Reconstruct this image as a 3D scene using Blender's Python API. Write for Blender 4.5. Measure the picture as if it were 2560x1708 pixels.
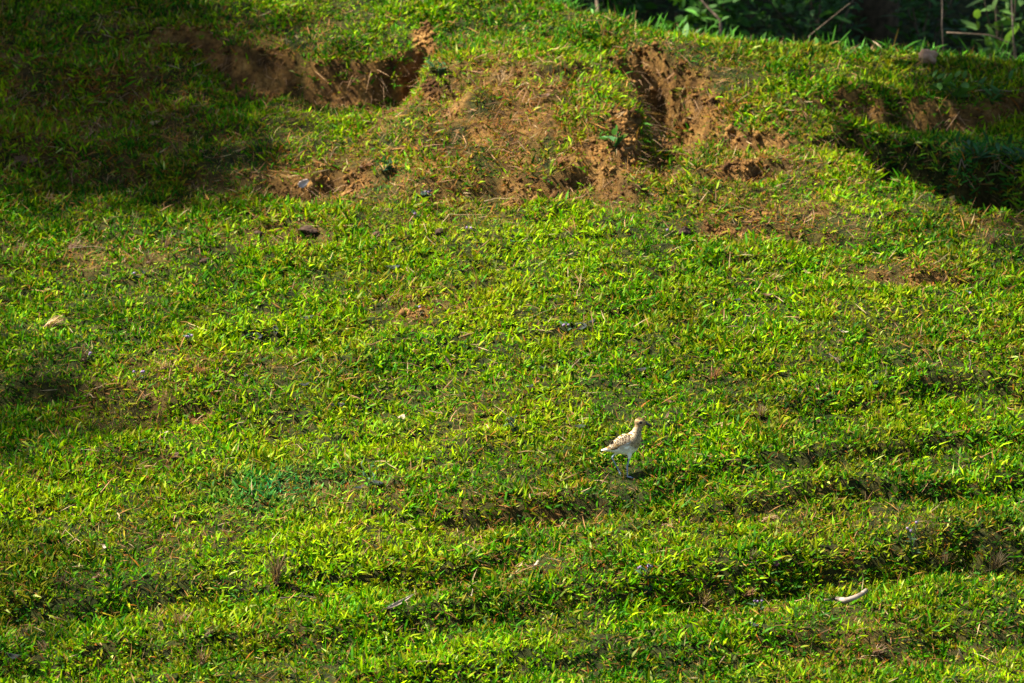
import bpy, bmesh, math, random
import numpy as np
from mathutils import Vector, Matrix
from mathutils.bvhtree import BVHTree

for o in list(bpy.data.objects): bpy.data.objects.remove(o)
S = bpy.context.scene
C = S.collection
random.seed(7)
rng = np.random.default_rng(11)

# ------------------------------------------------------------------ camera, sky, sun, exposure
PITCH = math.radians(10.0)
DIST = 22.0                                   # metres from camera to the bird
PXM = 720.0                                   # photograph pixels per metre at the bird (bird about 0.21 m tall)
LENS = PXM * DIST * 36.0 / 2560.0
FPX = 2560.0 * LENS / 36.0
FWD = np.array([0, math.cos(PITCH), -math.sin(PITCH)])
UPV = np.array([0, math.sin(PITCH), math.cos(PITCH)])
RGT = np.array([1.0, 0, 0])
def ray(px, py):
    d = FWD + RGT * ((px - 1280.0) / FPX) - UPV * ((py - 854.0) / FPX)
    return d
_r = ray(1560, 1193)
CAM = -_r * DIST                              # the bird's front foot is the origin
cd = bpy.data.cameras.new('camera')
cam = bpy.data.objects.new('camera', cd); C.objects.link(cam)
cam.location = CAM; cam.rotation_euler = (math.pi / 2 - PITCH, 0, 0)
cd.lens = LENS; cd.sensor_width = 36.0; cd.sensor_fit = 'HORIZONTAL'
cd.clip_start = 0.5; cd.clip_end = 3000
cd.dof.use_dof = True; cd.dof.focus_distance = DIST; cd.dof.aperture_fstop = 4.8
S.camera = cam

SUN_EL = math.radians(55); SUN_AZ = math.radians(-79)    # azimuth from +Y (away from camera), clockwise
SUN = Vector((math.sin(SUN_AZ) * math.cos(SUN_EL), math.cos(SUN_AZ) * math.cos(SUN_EL), math.sin(SUN_EL)))
w = bpy.data.worlds.new('World'); S.world = w; w.use_nodes = True
nt = w.node_tree; bg = nt.nodes['Background']
sky = nt.nodes.new('ShaderNodeTexSky'); sky.sky_type = 'NISHITA'; sky.sun_disc = False
sky.sun_elevation = SUN_EL; sky.sun_rotation = SUN_AZ
nt.links.new(sky.outputs[0], bg.inputs[0]); bg.inputs[1].default_value = 0.05
sl = bpy.data.lights.new('sun', 'SUN'); sl.energy = 5.0; sl.angle = math.radians(1.1); sl.color = (1.0, 0.93, 0.80)
so = bpy.data.objects.new('sun', sl); C.objects.link(so)
so.rotation_euler = SUN.to_track_quat('Z', 'Y').to_euler()
so.location = (-20, -5, 30)
S.view_settings.view_transform = 'Standard'; S.view_settings.look = 'None'
S.view_settings.exposure = 2.1; S.view_settings.gamma = 1.0
S.view_settings.use_curve_mapping = False
S.render.engine = 'CYCLES'
S.render.resolution_x = 1024; S.render.resolution_y = 683

# ------------------------------------------------------------------ noise
_H = rng.random((256, 256))
def vnoise(x, y):
    x = np.asarray(x, float); y = np.asarray(y, float)
    xi = np.floor(x).astype(int); yi = np.floor(y).astype(int)
    fx = x - xi; fy = y - yi
    fx = fx * fx * (3 - 2 * fx); fy = fy * fy * (3 - 2 * fy)
    a = _H[xi & 255, yi & 255]; b = _H[(xi + 1) & 255, yi & 255]
    c = _H[xi & 255, (yi + 1) & 255]; d = _H[(xi + 1) & 255, (yi + 1) & 255]
    return (a * (1 - fx) + b * fx) * (1 - fy) + (c * (1 - fx) + d * fx) * fy
def fbm(x, y, o=4):
    s = 0; a = 0.5; t = 0
    for i in range(o):
        s = s + a * vnoise(x * 2 ** i + 17.3 * i, y * 2 ** i + 5.1 * i); t += a; a *= 0.5
    return s / t
def sstep(a, b, x):
    t = np.clip((x - a) / (b - a), 0, 1)
    return t * t * (3 - 2 * t)

# ------------------------------------------------------------------ terrain
def crest_y(x):
    return np.interp(x, [-9, -1.6, -0.95, -.6, -.31, -.07, .05, .14, .32, .48, .71, 1.0, 1.3, 1.53, 1.7, 3, 9],
                     [8.5, 6.8, 5.0, 4.2, 3.75, 3.72, 3.66, 3.57, 3.51, 3.46, 3.43, 3.41, 3.37, 3.35, 3.32, 3.2, 3.1])
def base_h(x, y):
    x = np.asarray(x, float); y = np.asarray(y, float)
    yc = crest_y(x)
    sl_ = 0.285
    z = sl_ * np.minimum(y, yc)
    t = np.maximum(y - yc, 0)
    # over the crest: round off, fall away, then climb again under the wood
    fall = np.where(t < 0.5, sl_ * t - 0.5 * (sl_ + 0.24) / 0.5 * t * t, sl_ * .5 - .25 * (sl_ + .24) - 0.24 * (t - .5))
    low = np.minimum(t, 2.2)
    fall = np.where(t < 2.2, fall, (sl_ * .5 - .25 * (sl_ + .24) - 0.24 * 1.7) + 0.22 * (np.minimum(t, 20) - 2.2) * sstep(2.2, 3.4, t))
    z = z + np.where(t > 0, fall, 0)
    # foreground levels out towards the camera's foot far below
    z = np.where(y < -3.5, sl_ * -3.5 + 0.16 * (np.maximum(y, -40) + 3.5), z)
    # broad swells
    z = z + 0.05 * np.sin(x * 1.1 + 0.4) * np.exp(-((y - 0.5) / 3) ** 2) - 0.02 * (x + 0.4) ** 2 * np.exp(-((y - 1.0) / 3.0) ** 2) * (np.abs(x) < 6)
    # extra height of the left-hand bank
    z = z + 0.10 * sstep(0.1, -1.2, x) * sstep(2.2, 4.6, y)
    # rounded shoulder of the eroded mound, and the fold that runs off to its right
    mnd = np.exp(-((x + .33) / .50) ** 2 - ((y - 3.0) / .55) ** 2)
    z = z + mnd * (0.17 + .11 * (fbm(x * 5 + 8, y * 5 + 77, 2) - .5))
    z = z - 0.035 * np.exp(-(np.maximum(np.abs(x - .95) - .45, 0) / .35) ** 2 - ((y - 2.95 + .12 * (x - .6)) / .28) ** 2)
    z = z - 0.075 * np.exp(-((x - .36) / .22) ** 2 - ((y - 3.12) / .30) ** 2)
    return z
_T = np.arange(14.0, 60.0, 0.01)
def hit(px, py, hf=base_h):
    d = ray(px, py)
    P = CAM[None] + _T[:, None] * d[None]
    dz = P[:, 2] - hf(P[:, 0], P[:, 1])
    i = int(np.argmax(dz < 0))
    return P[i]
# ledges: turf lip given in photograph pixels (lip row), with height of the riser under it
LEDGES = []
def ledge(pts, riser=0.06, run=0.45, tl=0.25, tr=0.25, soil=1.0):
    W = np.array([list(hit(p[0], p[1])[:2]) + [p[2]] for p in pts])
    W = W[np.argsort(W[:, 0])]
    LEDGES.append((W, riser, run, tl, tr, soil))
ledge([(430, 70, .05), (520, 90, .11), (640, 118, .16), (780, 140, .17), (900, 146, .17), (1000, 134, .21), (1052, 105, .24)], .06, .62, .6, .05, 1.0)
ledge([(-250, 330, .10), (0, 345, .10), (150, 370, .09), (450, 415, .05), (600, 424, .03)], .09, .4, .3, .2, .1)
ledge([(640, 424, .03), (720, 420, .06), (850, 412, .07), (960, 425, .04)], .06, .3, .15, .15, .9)
ledge([(-300, 120, .10), (0, 150, .12), (200, 190, .12), (380, 180, .09), (470, 170, .05)], .10, .5, .3, .3, .15)
ledge([(1130, 462, .04), (1250, 440, .06), (1400, 440, .07), (1490, 425, .08), (1590, 470, .05)], .05, .3, .2, .15, .8)
ledge([(1060, 180, .03), (1140, 200, .05), (1260, 175, .05), (1400, 190, .04), (1500, 170, .03)], .06, .25, .1, .2, .8)
ledge([(1760, 305, .05), (1850, 312, .075), (1950, 316, .06), (2040, 325, .04), (2100, 335, .03)], .04, .3, .1, .2, 1.0)
ledge([(2060, 225, .04), (2180, 232, .10), (2300, 246, .12), (2430, 248, .10), (2600, 235, .10), (2800, 230, .08)], .05, .45, .25, .4, .8)
ledge([(1730, 425, .02), (1820, 412, .05), (1900, 398, .05), (1960, 390, .03)], .05, .2, .1, .1, 1.0)
# terracettes worn by cattle across the meadow
ledge([(1060, 1268, .03), (1180, 1256, .05), (1290, 1244, .05), (1400, 1240, .06), (1520, 1238, .05), (1640, 1222, .045), (1760, 1180, .06), (1870, 1170, .06), (2000, 1150, .05), (2150, 1105, .05), (2350, 1075, .055), (2620, 1035, .05)], .06, .32, .3, .25, .1)
ledge([(780, 1425, .03), (900, 1420, .05), (1000, 1412, .07), (1120, 1398, .07), (1220, 1378, .06), (1330, 1345, .05), (1450, 1310, .045), (1640, 1275, .045), (1842, 1243, .05), (2138, 1205, .055), (2350, 1185, .05), (2620, 1160, .05)], .05, .32, .3, .25, .1)
ledge([(-100, 1480, .07), (60, 1482, .08), (250, 1488, .07), (450, 1478, .05), (660, 1458, .05), (800, 1450, .03)], .08, .36, .3, .3, .0)
ledge([(-60, 1590, .05), (250, 1585, .06), (560, 1580, .06), (830, 1556, .06), (1050, 1520, .06), (1250, 1486, .06), (1480, 1455, .07), (1620, 1440, .08), (1760, 1425, .09), (1900, 1405, .10), (2050, 1368, .10), (2200, 1345, .14), (2380, 1325, .17), (2600, 1325, .15)], .11, .38, .3, .3, .05)
ledge([(-120, 930, .07), (40, 940, .08), (220, 965, .07), (400, 990, .06), (520, 1005, .06), (640, 1030, .03)], .10, .5, .3, .3, .1)
ledge([(2140, 668, .02), (2210, 672, .05), (2310, 676, .055), (2400, 684, .04), (2460, 690, .02)], .035, .25, .12, .12, .8)
ledge([(900, 1680, .03), (1200, 1650, .05), (1500, 1625, .05), (1800, 1610, .05), (2100, 1580, .05), (2400, 1540, .04), (2600, 1530, .04)], .09, .35, .3, .3, .0)
ledge([(2080, 990, .03), (2250, 985, .04), (2400, 960, .05), (2600, 940, .05)], .08, .35, .3, .3, .1)
ledge([(930, 768, .02), (1030, 772, .03), (1120, 780, .015)], .04, .2, .12, .12, .6)
ledge([(560, 826, .02), (650, 836, .025), (720, 842, .015)], .04, .2, .12, .12, .2)
ledge([(440, 1002, .03), (500, 1008, .05), (560, 1006, .03)], .03, .12, .05, .05, .2)
ledge([(1720, 560, .02), (1800, 552, .03), (1960, 560, .03), (2080, 580, .03), (2200, 590, .02)], .06, .25, .15, .15, .5)
ledge([(0, 1640, .04), (250, 1650, .05), (600, 1660, .04), (900, 1690, .03)], .09, .35, .3, .3, .0)
CHANNELS = []
def channel(pts, soil=1.0, edge=0.45):
    CHANNELS.append((np.array([list(hit(p[0], p[1])[:2]) + [p[2], p[3]] for p in pts]), soil, edge))
channel([(1612, 150, .24, .12), (1650, 190, .32, .15), (1695, 228, .26, .15), (1715, 285, .12, .14)], .8, .55)
channel([(1690, 230, .12, .16), (1700, 300, .13, .16), (1660, 385, .11, .15), (1640, 440, .04, .13)], .5, .35)
channel([(1700, 315, .10, .12), (1800, 338, .08, .10), (1930, 342, .06, .09), (2080, 345, .03, .08)], 1.0, .45)
channel([(1990, 318, .02, .12), (2100, 335, .12, .12), (2220, 372, .26, .17), (2340, 420, .36, .22), (2470, 462, .42, .25), (2650, 515, .45, .27), (3100, 640, .45, .3)], .2, .75)

# patches: (px, py, rx, ry, strength) in photograph pixels, laid on the ground at that point
def patches(lst):
    out = []
    for px, py, rx, ry, s in lst:
        p = hit(px, py); k = (1 + p[1] / DIST) / PXM
        out.append((p[0], p[1], rx * k, ry * k / 0.455, s))
    return out
SOILP = patches([(1062, 100, 28, 75, 1.0), (1080, 220, 35, 50, .95), (980, 215, 70, 45, .9), (1560, 360, 60, 50, .75), (1850, 345, 170, 24, 1.0), (1870, 418, 85, 22, 1.0), (1770, 240, 30, 25, .5), (1290, 465, 60, 10, .6), (1130, 270, 60, 25, .55), (1380, 215, 40, 14, .5), (1560, 420, 60, 20, .55), (1240, 1287, 40, 9, .8), (1380, 1262, 32, 7, .7), (1216, 1341, 24, 8, .6), (1810, 566, 75, 13, .9), (1060, 120, 40, 90, .8),
    (1120, 240, 70, 30, .7), (860, 440, 70, 18, .6), (1270, 470, 60, 16, .6), (1390, 455, 70, 16, .7), (1500, 380, 50, 30, .7), (1840, 425, 80, 16, .8),
    (2270, 705, 90, 10, .7), (500, 1022, 45, 12, .8), (620, 160, 110, 40, .6), (1000, 200, 60, 60, .5), (1870, 340, 120, 14, .9), (1750, 310, 60, 25, .5),
    (1900, 540, 100, 12, .5), (1790, 1208, 60, 7, .6), (1030, 795, 45, 8, .6), (1560, 300, 50, 40, .5), (1200, 60, 40, 30, .3)])
BROWNP = patches([(260, 240, 460, 200, .8), (1260, 300, 400, 150, 1.0), (1500, 400, 260, 80, 1.0), (800, 425, 300, 55, .9), (1730, 250, 140, 110, 1.0), (1900, 400, 280, 90, .8), (1950, 540, 250, 60, .9), (1250, 240, 260, 130, .85), (1150, 430, 420, 60, .7), (800, 430, 220, 45, .7), (1380, 350, 250, 110, .6), (1880, 440, 260, 60, .6),
    (1950, 550, 230, 45, .7), (650, 400, 420, 90, .45), (260, 300, 380, 160, .45), (2270, 680, 150, 45, .7), (1030, 780, 140, 40, .6),
    (1300, 1270, 280, 45, .3), (1340, 1420, 200, 45, .55), (500, 920, 220, 45, .5), (1500, 1190, 320, 50, .15), (900, 1240, 220, 40, .35),
    (700, 560, 250, 60, .35), (1650, 200, 140, 120, .8), (1900, 300, 200, 60, .55), (620, 150, 260, 110, .55), (250, 80, 380, 90, .4),
    (300, 1000, 260, 70, .35), (1850, 1480, 140, 40, .6), (2500, 560, 140, 40, .5), (2400, 880, 200, 50, .3), (1200, 1010, 250, 60, .25),
    (250, 640, 260, 50, .4), (470, 1340, 200, 40, .3), (2100, 1290, 260, 40, .3), (2200, 1600, 300, 60, .35), (350, 1170, 220, 40, .4), (1180, 540, 220, 40, .3)])
ROUGHP = patches([(150, 240, 420, 190, 1.0), (2460, 400, 160, 110, 1.0), (1850, 95, 300, 25, .8)])
BLUEP = patches([(700, 1230, 190, 45, 1.0), (640, 1260, 120, 40, .8), (980, 1060, 50, 18, .5), (2450, 380, 160, 60, .7), (960, 430, 70, 25, .6)])  # patch beside the right gully puts bluish shade into the blade colour
LIMEP = patches([(1330, 600, 330, 120, .8), (1250, 860, 300, 90, .6), (1300, 1060, 280, 90, .7), (1680, 1090, 240, 60, .5), (760, 640, 200, 60, .5), (2100, 180, 260, 50, .5), (1000, 1320, 260, 40, .3)])
def patch_mask(lst, x, y):
    m = np.zeros_like(x)
    for cx, cy, rx, ry, s in lst:
        m = np.maximum(m, s * np.exp(-1.2 * (((x - cx) / rx) ** 2 + ((y - cy) / ry) ** 2)))
    return m

def carve(x, y):
    """lowering by ledges and channels, and how bare the ground is there"""
    wob = (fbm(x * 2.5 + 13, y * 2.5 + 29, 2) - .5) * 0.10 + (fbm(x * 6 + 3, y * 6 + 9, 3) - .5) * 0.13 + (fbm(x * 20, y * 20, 2) - .5) * .05
    c = np.zeros_like(x); s = np.zeros_like(x)
    for W, riser, run, tl, tr, soil in LEDGES:
        yf = np.interp(x, W[:, 0], W[:, 1]); h = np.interp(x, W[:, 0], W[:, 2]) * (1 if soil > .3 else   .62 + .72 * vnoise(x * 2.3 + W[0, 1] * 9, x * .3 + 4))
        tap = sstep(W[0, 0] - tl, W[0, 0] + .02, x) * sstep(W[-1, 0] + tr, W[-1, 0] - .02, x)
        t = y - yf + wob * min(1, riser / .05 + .2)
        ramp = np.clip((t + riser + run) / run, 0, 1)
        ramp = ramp * ramp * (3 - 2 * ramp) * 0.6 + ramp * 0.4
        pr = np.where(t < -riser, ramp, 1 - sstep(-riser, 0.0, t))
        pr = np.where(t > 0, 0, pr)
        c = np.maximum(c, h * tap * pr)
        s = np.maximum(s, soil * tap * sstep(.03, .09, h + .02) * np.exp(-((t + riser * .55) / (riser * .75)) ** 2))
    for W, soil, edge in CHANNELS:
        best = np.zeros_like(x); bs = np.zeros_like(x)
        for i in range(len(W) - 1):
            ax, ay, ad, aw = W[i]; bx, by, bd, bw = W[i + 1]
            ex, ey = bx - ax, by - ay
            t = np.clip(((x - ax) * ex + (y - ay) * ey) / (ex * ex + ey * ey), 0, 1)
            d = np.hypot(x - ax - t * ex, y - ay - t * ey) + wob * (1.5 if edge > .5 else .8)
            hw = aw + (bw - aw) * t; dp = ad + (bd - ad) * t
            pr = 1 - sstep(hw * edge, hw, d)
            best = np.maximum(best, dp * pr)
            bs = np.maximum(bs, soil * sstep(.03, .12, dp) * (1 - sstep(hw * .95, hw * 1.08, d)))
        c = np.maximum(c, best); s = np.maximum(s, bs)
    return c, s
def height(x, y, fine=True):
    x = np.asarray(x, float); y = np.asarray(y, float)
    z = base_h(x, y)
    near = (np.abs(x) < 7) & (y > -6) & (y < 12)
    c, s = carve(x, y)
    z = z - c
    bump = (fbm(x * 1.7 + 40, y * 1.7, 3) - .5) * 0.07 + (fbm(x * 4 + 7, y * 7 + 2, 3) - .5) * 0.055
    lob = np.clip(fbm(x * 2.1 + 70 + .4 * np.sin(y * 2), y * 4.6 + 12, 2) * 6, 0, 9)
    bump = bump + ((lob % 1.0) ** 3 - .3) * -0.016 * sstep(2.9, 2.2, y)
    rough = (fbm(x * 16, y * 16 + 50, 3) - .5) * (0.014 + .05 * s) + (vnoise(x * 48, y * 48) - .5) * .016 * s
    return z + bump * near + rough * near
def surf(x, y):
    """height, normal, bareness at points"""
    e = 0.012
    z = height(x, y)
    gx = (height(x + e, y) - height(x - e, y)) / (2 * e)
    gy = (height(x, y + e) - height(x, y - e)) / (2 * e)
    n = np.stack([-gx, -gy, np.ones_like(gx)], -1)
    n /= np.linalg.norm(n, axis=-1, keepdims=True)
    g = np.hypot(gx, gy)
    return z, n, g
def bare(x, y, g):
    c, s = carve(x, y)
    p = patch_mask(SOILP, x, y)
    nz = fbm(x * 9 + 11, y * 6 + 31, 3)
    return np.clip(np.maximum(s * sstep(.35, .62, nz + .25 * s), sstep(.40, .62, nz * .5 + p * .62)), 0, 1)
def gz(x, y):
    return float(height(np.array([x]), np.array([y]))[0])
def hit_ground(px, py):
    p = hit(px, py, height)
    return Vector((p[0], p[1], gz(p[0], p[1])))
Z0 = gz(0.0, 0.0)

# ------------------------------------------------------------------ materials
def mat(name, rough=.7, spec=.3):
    m = bpy.data.materials.new(name); m.use_nodes = True
    b = m.node_tree.nodes['Principled BSDF']
    b.inputs['Roughness'].default_value = rough
    b.inputs['Specular IOR Level'].default_value = spec
    return m, m.node_tree, b
def noise_col(tree, b, c1, c2, scale, detail=4, c3=None):
    tc = tree.nodes.new('ShaderNodeTexCoord'); n = tree.nodes.new('ShaderNodeTexNoise')
    n.inputs['Scale'].default_value = scale; n.inputs['Detail'].default_value = detail
    r = tree.nodes.new('ShaderNodeValToRGB')
    r.color_ramp.elements[0].position = .32; r.color_ramp.elements[1].position = .68
    r.color_ramp.elements[0].color = (*c1, 1); r.color_ramp.elements[1].color = (*c2, 1)
    if c3:
        e = r.color_ramp.elements.new(.5); e.color = (*c3, 1)
    tree.links.new(tc.outputs['Object'], n.inputs['Vector']); tree.links.new(n.outputs['Fac'], r.inputs['Fac'])
    tree.links.new(r.outputs['Color'], b.inputs['Base Color'])
    return n, r
def simple(name, c1, c2, scale=40, rough=.75, spec=.25, bump=0.0, translucent=0.0):
    m, t, b = mat(name, rough, spec)
    n, r = noise_col(t, b, c1, c2, scale)
    if bump:
        bp = t.nodes.new('ShaderNodeBump'); bp.inputs['Strength'].default_value = bump; bp.inputs['Distance'].default_value = .004
        t.links.new(n.outputs['Fac'], bp.inputs['Height']); t.links.new(bp.outputs['Normal'], b.inputs['Normal'])
    if translucent:
        tr = t.nodes.new('ShaderNodeBsdfTranslucent'); mx = t.nodes.new('ShaderNodeMixShader')
        mx.inputs[0].default_value = translucent
        t.links.new(r.outputs['Color'], tr.inputs['Color'])
        t.links.new(b.outputs[0], mx.inputs[1]); t.links.new(tr.outputs[0], mx.inputs[2])
        t.links.new(mx.outputs[0], t.nodes['Material Output'].inputs[0])
    return m
def leafy(name, rough=.42, spec=.35, translucent=.34):
    m, t, b = mat(name, rough, spec)
    a = t.nodes.new('ShaderNodeAttribute'); a.attribute_name = 'Col'
    t.links.new(a.outputs['Color'], b.inputs['Base Color'])
    tr = t.nodes.new('ShaderNodeBsdfTranslucent'); mx = t.nodes.new('ShaderNodeMixShader')
    mx.inputs[0].default_value = translucent
    tint = t.nodes.new('ShaderNodeMix'); tint.data_type = 'RGBA'; tint.blend_type = 'MULTIPLY'; tint.inputs[0].default_value = 1
    tint.inputs[7].default_value = (1.15, 1.12, .45, 1)           # light passing through a leaf loses its blue
    t.links.new(a.outputs['Color'], tint.inputs[6]); t.links.new(tint.outputs[2], tr.inputs['Color'])
    t.links.new(b.outputs[0], mx.inputs[1]); t.links.new(tr.outputs[0], mx.inputs[2])
    t.links.new(mx.outputs[0], t.nodes['Material Output'].inputs[0])
    return m
M_GRASS = leafy('grass_blades', .55, .045, .26)
M_DRY = leafy('dry_grass', .7, .15, .25)
M_LEAF = leafy('broad_leaves', .6, .15, .3)
M_BARK = simple('bark', (.05, .035, .022), (.16, .11, .07), 30, .85, .2, .6)
M_TWIG = simple('pale_twig', (.14, .095, .05), (.26, .19, .11), 60, .7)
M_TWIGD = simple('dark_twig', (.035, .024, .016), (.10, .07, .045), 60, .7)
M_STICK = simple('bleached_stick', (.13, .095, .065), (.36, .29, .22), 30, .65, .3, .3)
M_STRAW = simple('straw', (.22, .15, .06), (.36, .26, .12), 60, .6)
M_DEAD = {
 'tan': simple('dead_leaf_tan', (.20, .12, .05), (.32, .21, .10), 45, .6, .25, .2, .2),
 'pale': simple('dead_leaf_pale', (.30, .22, .15), (.44, .34, .26), 45, .6, .25, .2, .2),
 'brown': simple('dead_leaf_brown', (.06, .028, .012), (.15, .075, .03), 45, .65, .25, .2, .15),
 'grey': simple('dead_leaf_grey', (.010, .014, .012), (.034, .042, .038), 45, .7, .15, .2, .1),
 'purple': simple('dead_leaf_purple', (.08, .025, .03), (.19, .085, .09), 45, .6, .25, .2, .2),
 'white': simple('dead_leaf_white', (.40, .31, .25), (.58, .48, .41), 45, .6, .25, .2, .2),
 'yellow': simple('dead_leaf_yellow', (.42, .30, .04), (.62, .50, .08), 45, .6, .25, .2, .25),
}
M_CLOD = simple('dung_clod', (.022, .013, .009), (.075, .046, .03), 70, .95, .1, .9)
M_STONE = simple('stone', (.17, .092, .052), (.34, .215, .13), 22, .85, .2, .7)
M_WEEDSTEM = simple('weed_stem', (.02, .035, .012), (.05, .075, .025), 60, .6)
M_LILAC = simple('lilac_petals', (.20, .12, .24), (.34, .24, .38), 200, .6, .2, 0, .25)

def ground_mat():
    m, t, b = mat('ground_soil', .95, .12)
    L = t.links.new
    tc = t.nodes.new('ShaderNodeTexCoord')
    def noise(scale, detail=6, rough=.6):
        n = t.nodes.new('ShaderNodeTexNoise'); n.inputs['Scale'].default_value = scale
        n.inputs['Detail'].default_value = detail; n.inputs['Roughness'].default_value = rough
        L(tc.outputs['Object'], n.inputs['Vector']); return n
    def ramp(src, stops):
        r = t.nodes.new('ShaderNodeValToRGB')
        while len(r.color_ramp.elements) < len(stops): r.color_ramp.elements.new(.5)
        for e, (p, c) in zip(r.color_ramp.elements, stops): e.position = p; e.color = (*c, 1)
        L(src, r.inputs['Fac']); return r
    n1 = noise(9); n2 = noise(70, 5, .7); n3 = noise(30, 4)
    ochre = ramp(n1.outputs['Fac'], [(.30, (.032, .015, .006)), (.44, (.10, .047, .013)), (.58, (.22, .112, .029)), (.72, (.38, .22, .072))])
    turf = ramp(n3.outputs['Fac'], [(.35, (.008, .012, .002)), (.55, (.024, .030, .004)), (.7, (.055, .044, .010))])
    crumb = ramp(n2.outputs['Fac'], [(.36, (.45, .42, .40)), (.5, (.9, .9, .9)), (.66, (1.15, 1.12, 1.05))])
    a = t.nodes.new('ShaderNodeAttribute'); a.attribute_name = 'soil'
    mix = t.nodes.new('ShaderNodeMix'); mix.data_type = 'RGBA'
    L(a.outputs['Fac'], mix.inputs[0]); L(turf.outputs[0], mix.inputs[6]); L(ochre.outputs[0], mix.inputs[7])
    mul = t.nodes.new('ShaderNodeMix'); mul.data_type = 'RGBA'; mul.blend_type = 'MULTIPLY'; mul.inputs[0].default_value = 1
    L(mix.outputs[2], mul.inputs[6]); L(crumb.outputs[0], mul.inputs[7])
    L(mul.outputs[2], b.inputs['Base Color'])
    bp = t.nodes.new('ShaderNodeBump'); bp.inputs['Strength'].default_value = .9; bp.inputs['Distance'].default_value = .012
    L(n2.outputs['Fac'], bp.inputs['Height']); L(bp.outputs['Normal'], b.inputs['Normal'])
    return m
M_GROUND = ground_mat()

# ------------------------------------------------------------------ helpers
def tag(o, label=None, cat=None, group=None, kind=None):
    if label: o['label'] = label
    if cat: o['category'] = cat
    if group: o['group'] = group
    if kind: o['kind'] = kind
    return o
def link(name, me, m=None, parent=None):
    o = bpy.data.objects.new(name, me); C.objects.link(o)
    if m: me.materials.append(m)
    if parent: o.parent = parent
    return o
def empty(name, loc):
    o = bpy.data.objects.new(name, None); C.objects.link(o); o.location = loc; o.empty_display_size = .05
    return o
def np_mesh(name, V, loops, starts, totals, col=None, smooth=True):
    me = bpy.data.meshes.new(name)
    me.vertices.add(len(V)); me.vertices.foreach_set('co', np.ascontiguousarray(V, dtype=np.float32).ravel())
    me.loops.add(len(loops)); me.loops.foreach_set('vertex_index', np.ascontiguousarray(loops, dtype=np.int32))
    me.polygons.add(len(starts)); me.polygons.foreach_set('loop_start', np.ascontiguousarray(starts, dtype=np.int32))
    me.polygons.foreach_set('loop_total', np.ascontiguousarray(totals, dtype=np.int32))
    if smooth: me.polygons.foreach_set('use_smooth', np.ones(len(starts), bool))
    me.update(calc_edges=True)
    if col is not None:
        a = me.attributes.new('Col', 'FLOAT_COLOR', 'POINT')
        c4 = np.ones((len(V), 4), np.float32); c4[:, :3] = col
        a.data.foreach_set('color', c4.ravel())
    return me
def py_mesh(name, V, F, smooth=True):
    me = bpy.data.meshes.new(name); me.from_pydata([tuple(v) for v in V], [], F); me.update()
    if smooth:
        for p in me.polygons: p.use_smooth = True
    return me
def blades(P, N, az, lean, L, W, curve, cb, ct, short=False):
    """lancet blades: 7 vertices, 2 quads and a tip each"""
    n = len(P)
    ref = np.stack([np.cos(az), np.sin(az), np.zeros(n)], -1)
    T = ref - N * (ref * N).sum(-1, keepdims=True); T /= np.linalg.norm(T, axis=-1, keepdims=True)
    B = np.cross(N, T)
    d0 = N * np.cos(lean)[:, None] + T * np.sin(lean)[:, None]
    bend = T * .7 - N * .55
    roll = rng.normal(0, .5, n)[:, None]
    side = B * np.cos(roll) + (np.cross(d0, B)) * np.sin(roll)
    if short:
        V = np.empty((n, 5, 3)); K = np.empty((n, 5, 3))
        for j, (s, wf) in enumerate(((0, .6), (.5, 1.0), (1, 0))):
            c = P + (L * s)[:, None] * d0 + (L * curve * s * s)[:, None] * bend
            o_ = side * (W * wf * .5)[:, None]; k = cb * (1 - s) + ct * s
            if j < 2: V[:, 2 * j] = c - o_; V[:, 2 * j + 1] = c + o_; K[:, 2 * j] = k; K[:, 2 * j + 1] = k
            else: V[:, 4] = c; K[:, 4] = k
        loops = (np.arange(n)[:, None] * 5 + np.array([0, 1, 3, 2, 2, 3, 4])[None]).ravel()
        st = (np.arange(n)[:, None] * 7 + np.array([0, 4])[None]).ravel()
        return V.reshape(-1, 3), loops, st, np.tile([4, 3], n), K.reshape(-1, 3)
    V = np.empty((n, 7, 3)); K = np.empty((n, 7, 3))
    for j, (s, wf) in enumerate(((0, .5), (.38, 1.0), (.74, .72), (1, 0))):
        c = P + (L * s)[:, None] * d0 + (L * curve * s * s)[:, None] * bend
        o_ = side * (W * wf * .5)[:, None]
        k = cb * (1 - s) + ct * s
        if j < 3:
            V[:, 2 * j] = c - o_; V[:, 2 * j + 1] = c + o_; K[:, 2 * j] = k; K[:, 2 * j + 1] = k
        else:
            V[:, 6] = c; K[:, 6] = k
    pat = np.array([0, 1, 3, 2, 2, 3, 5, 4, 4, 5, 6])
    loops = (np.arange(n)[:, None] * 7 + pat[None]).ravel()
    st = (np.arange(n)[:, None] * 11 + np.array([0, 4, 8])[None]).ravel()
    tt = np.tile([4, 4, 3], n)
    return V.reshape(-1, 3), loops, st, tt, K.reshape(-1, 3)
def tube(bm, pts, radii, seg=6):
    rings = []
    pts = [Vector(p) for p in pts]
    for i, p in enumerate(pts):
        d = (pts[min(i + 1, len(pts) - 1)] - pts[max(i - 1, 0)]).normalized()
        a = d.orthogonal().normalized() if i == 0 else (rings_a - d * rings_a.dot(d)).normalized()
        rings_a = a; b_ = d.cross(a)
        rings.append([bm.verts.new(p + (a * math.cos(k * 2 * math.pi / seg) + b_ * math.sin(k * 2 * math.pi / seg)) * radii[i]) for k in range(seg)])
    for i in range(len(rings) - 1):
        for k in range(seg):
            bm.faces.new((rings[i][k], rings[i][(k + 1) % seg], rings[i + 1][(k + 1) % seg], rings[i + 1][k]))
    bm.faces.new(rings[0][::-1]); bm.faces.new(rings[-1])
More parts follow.
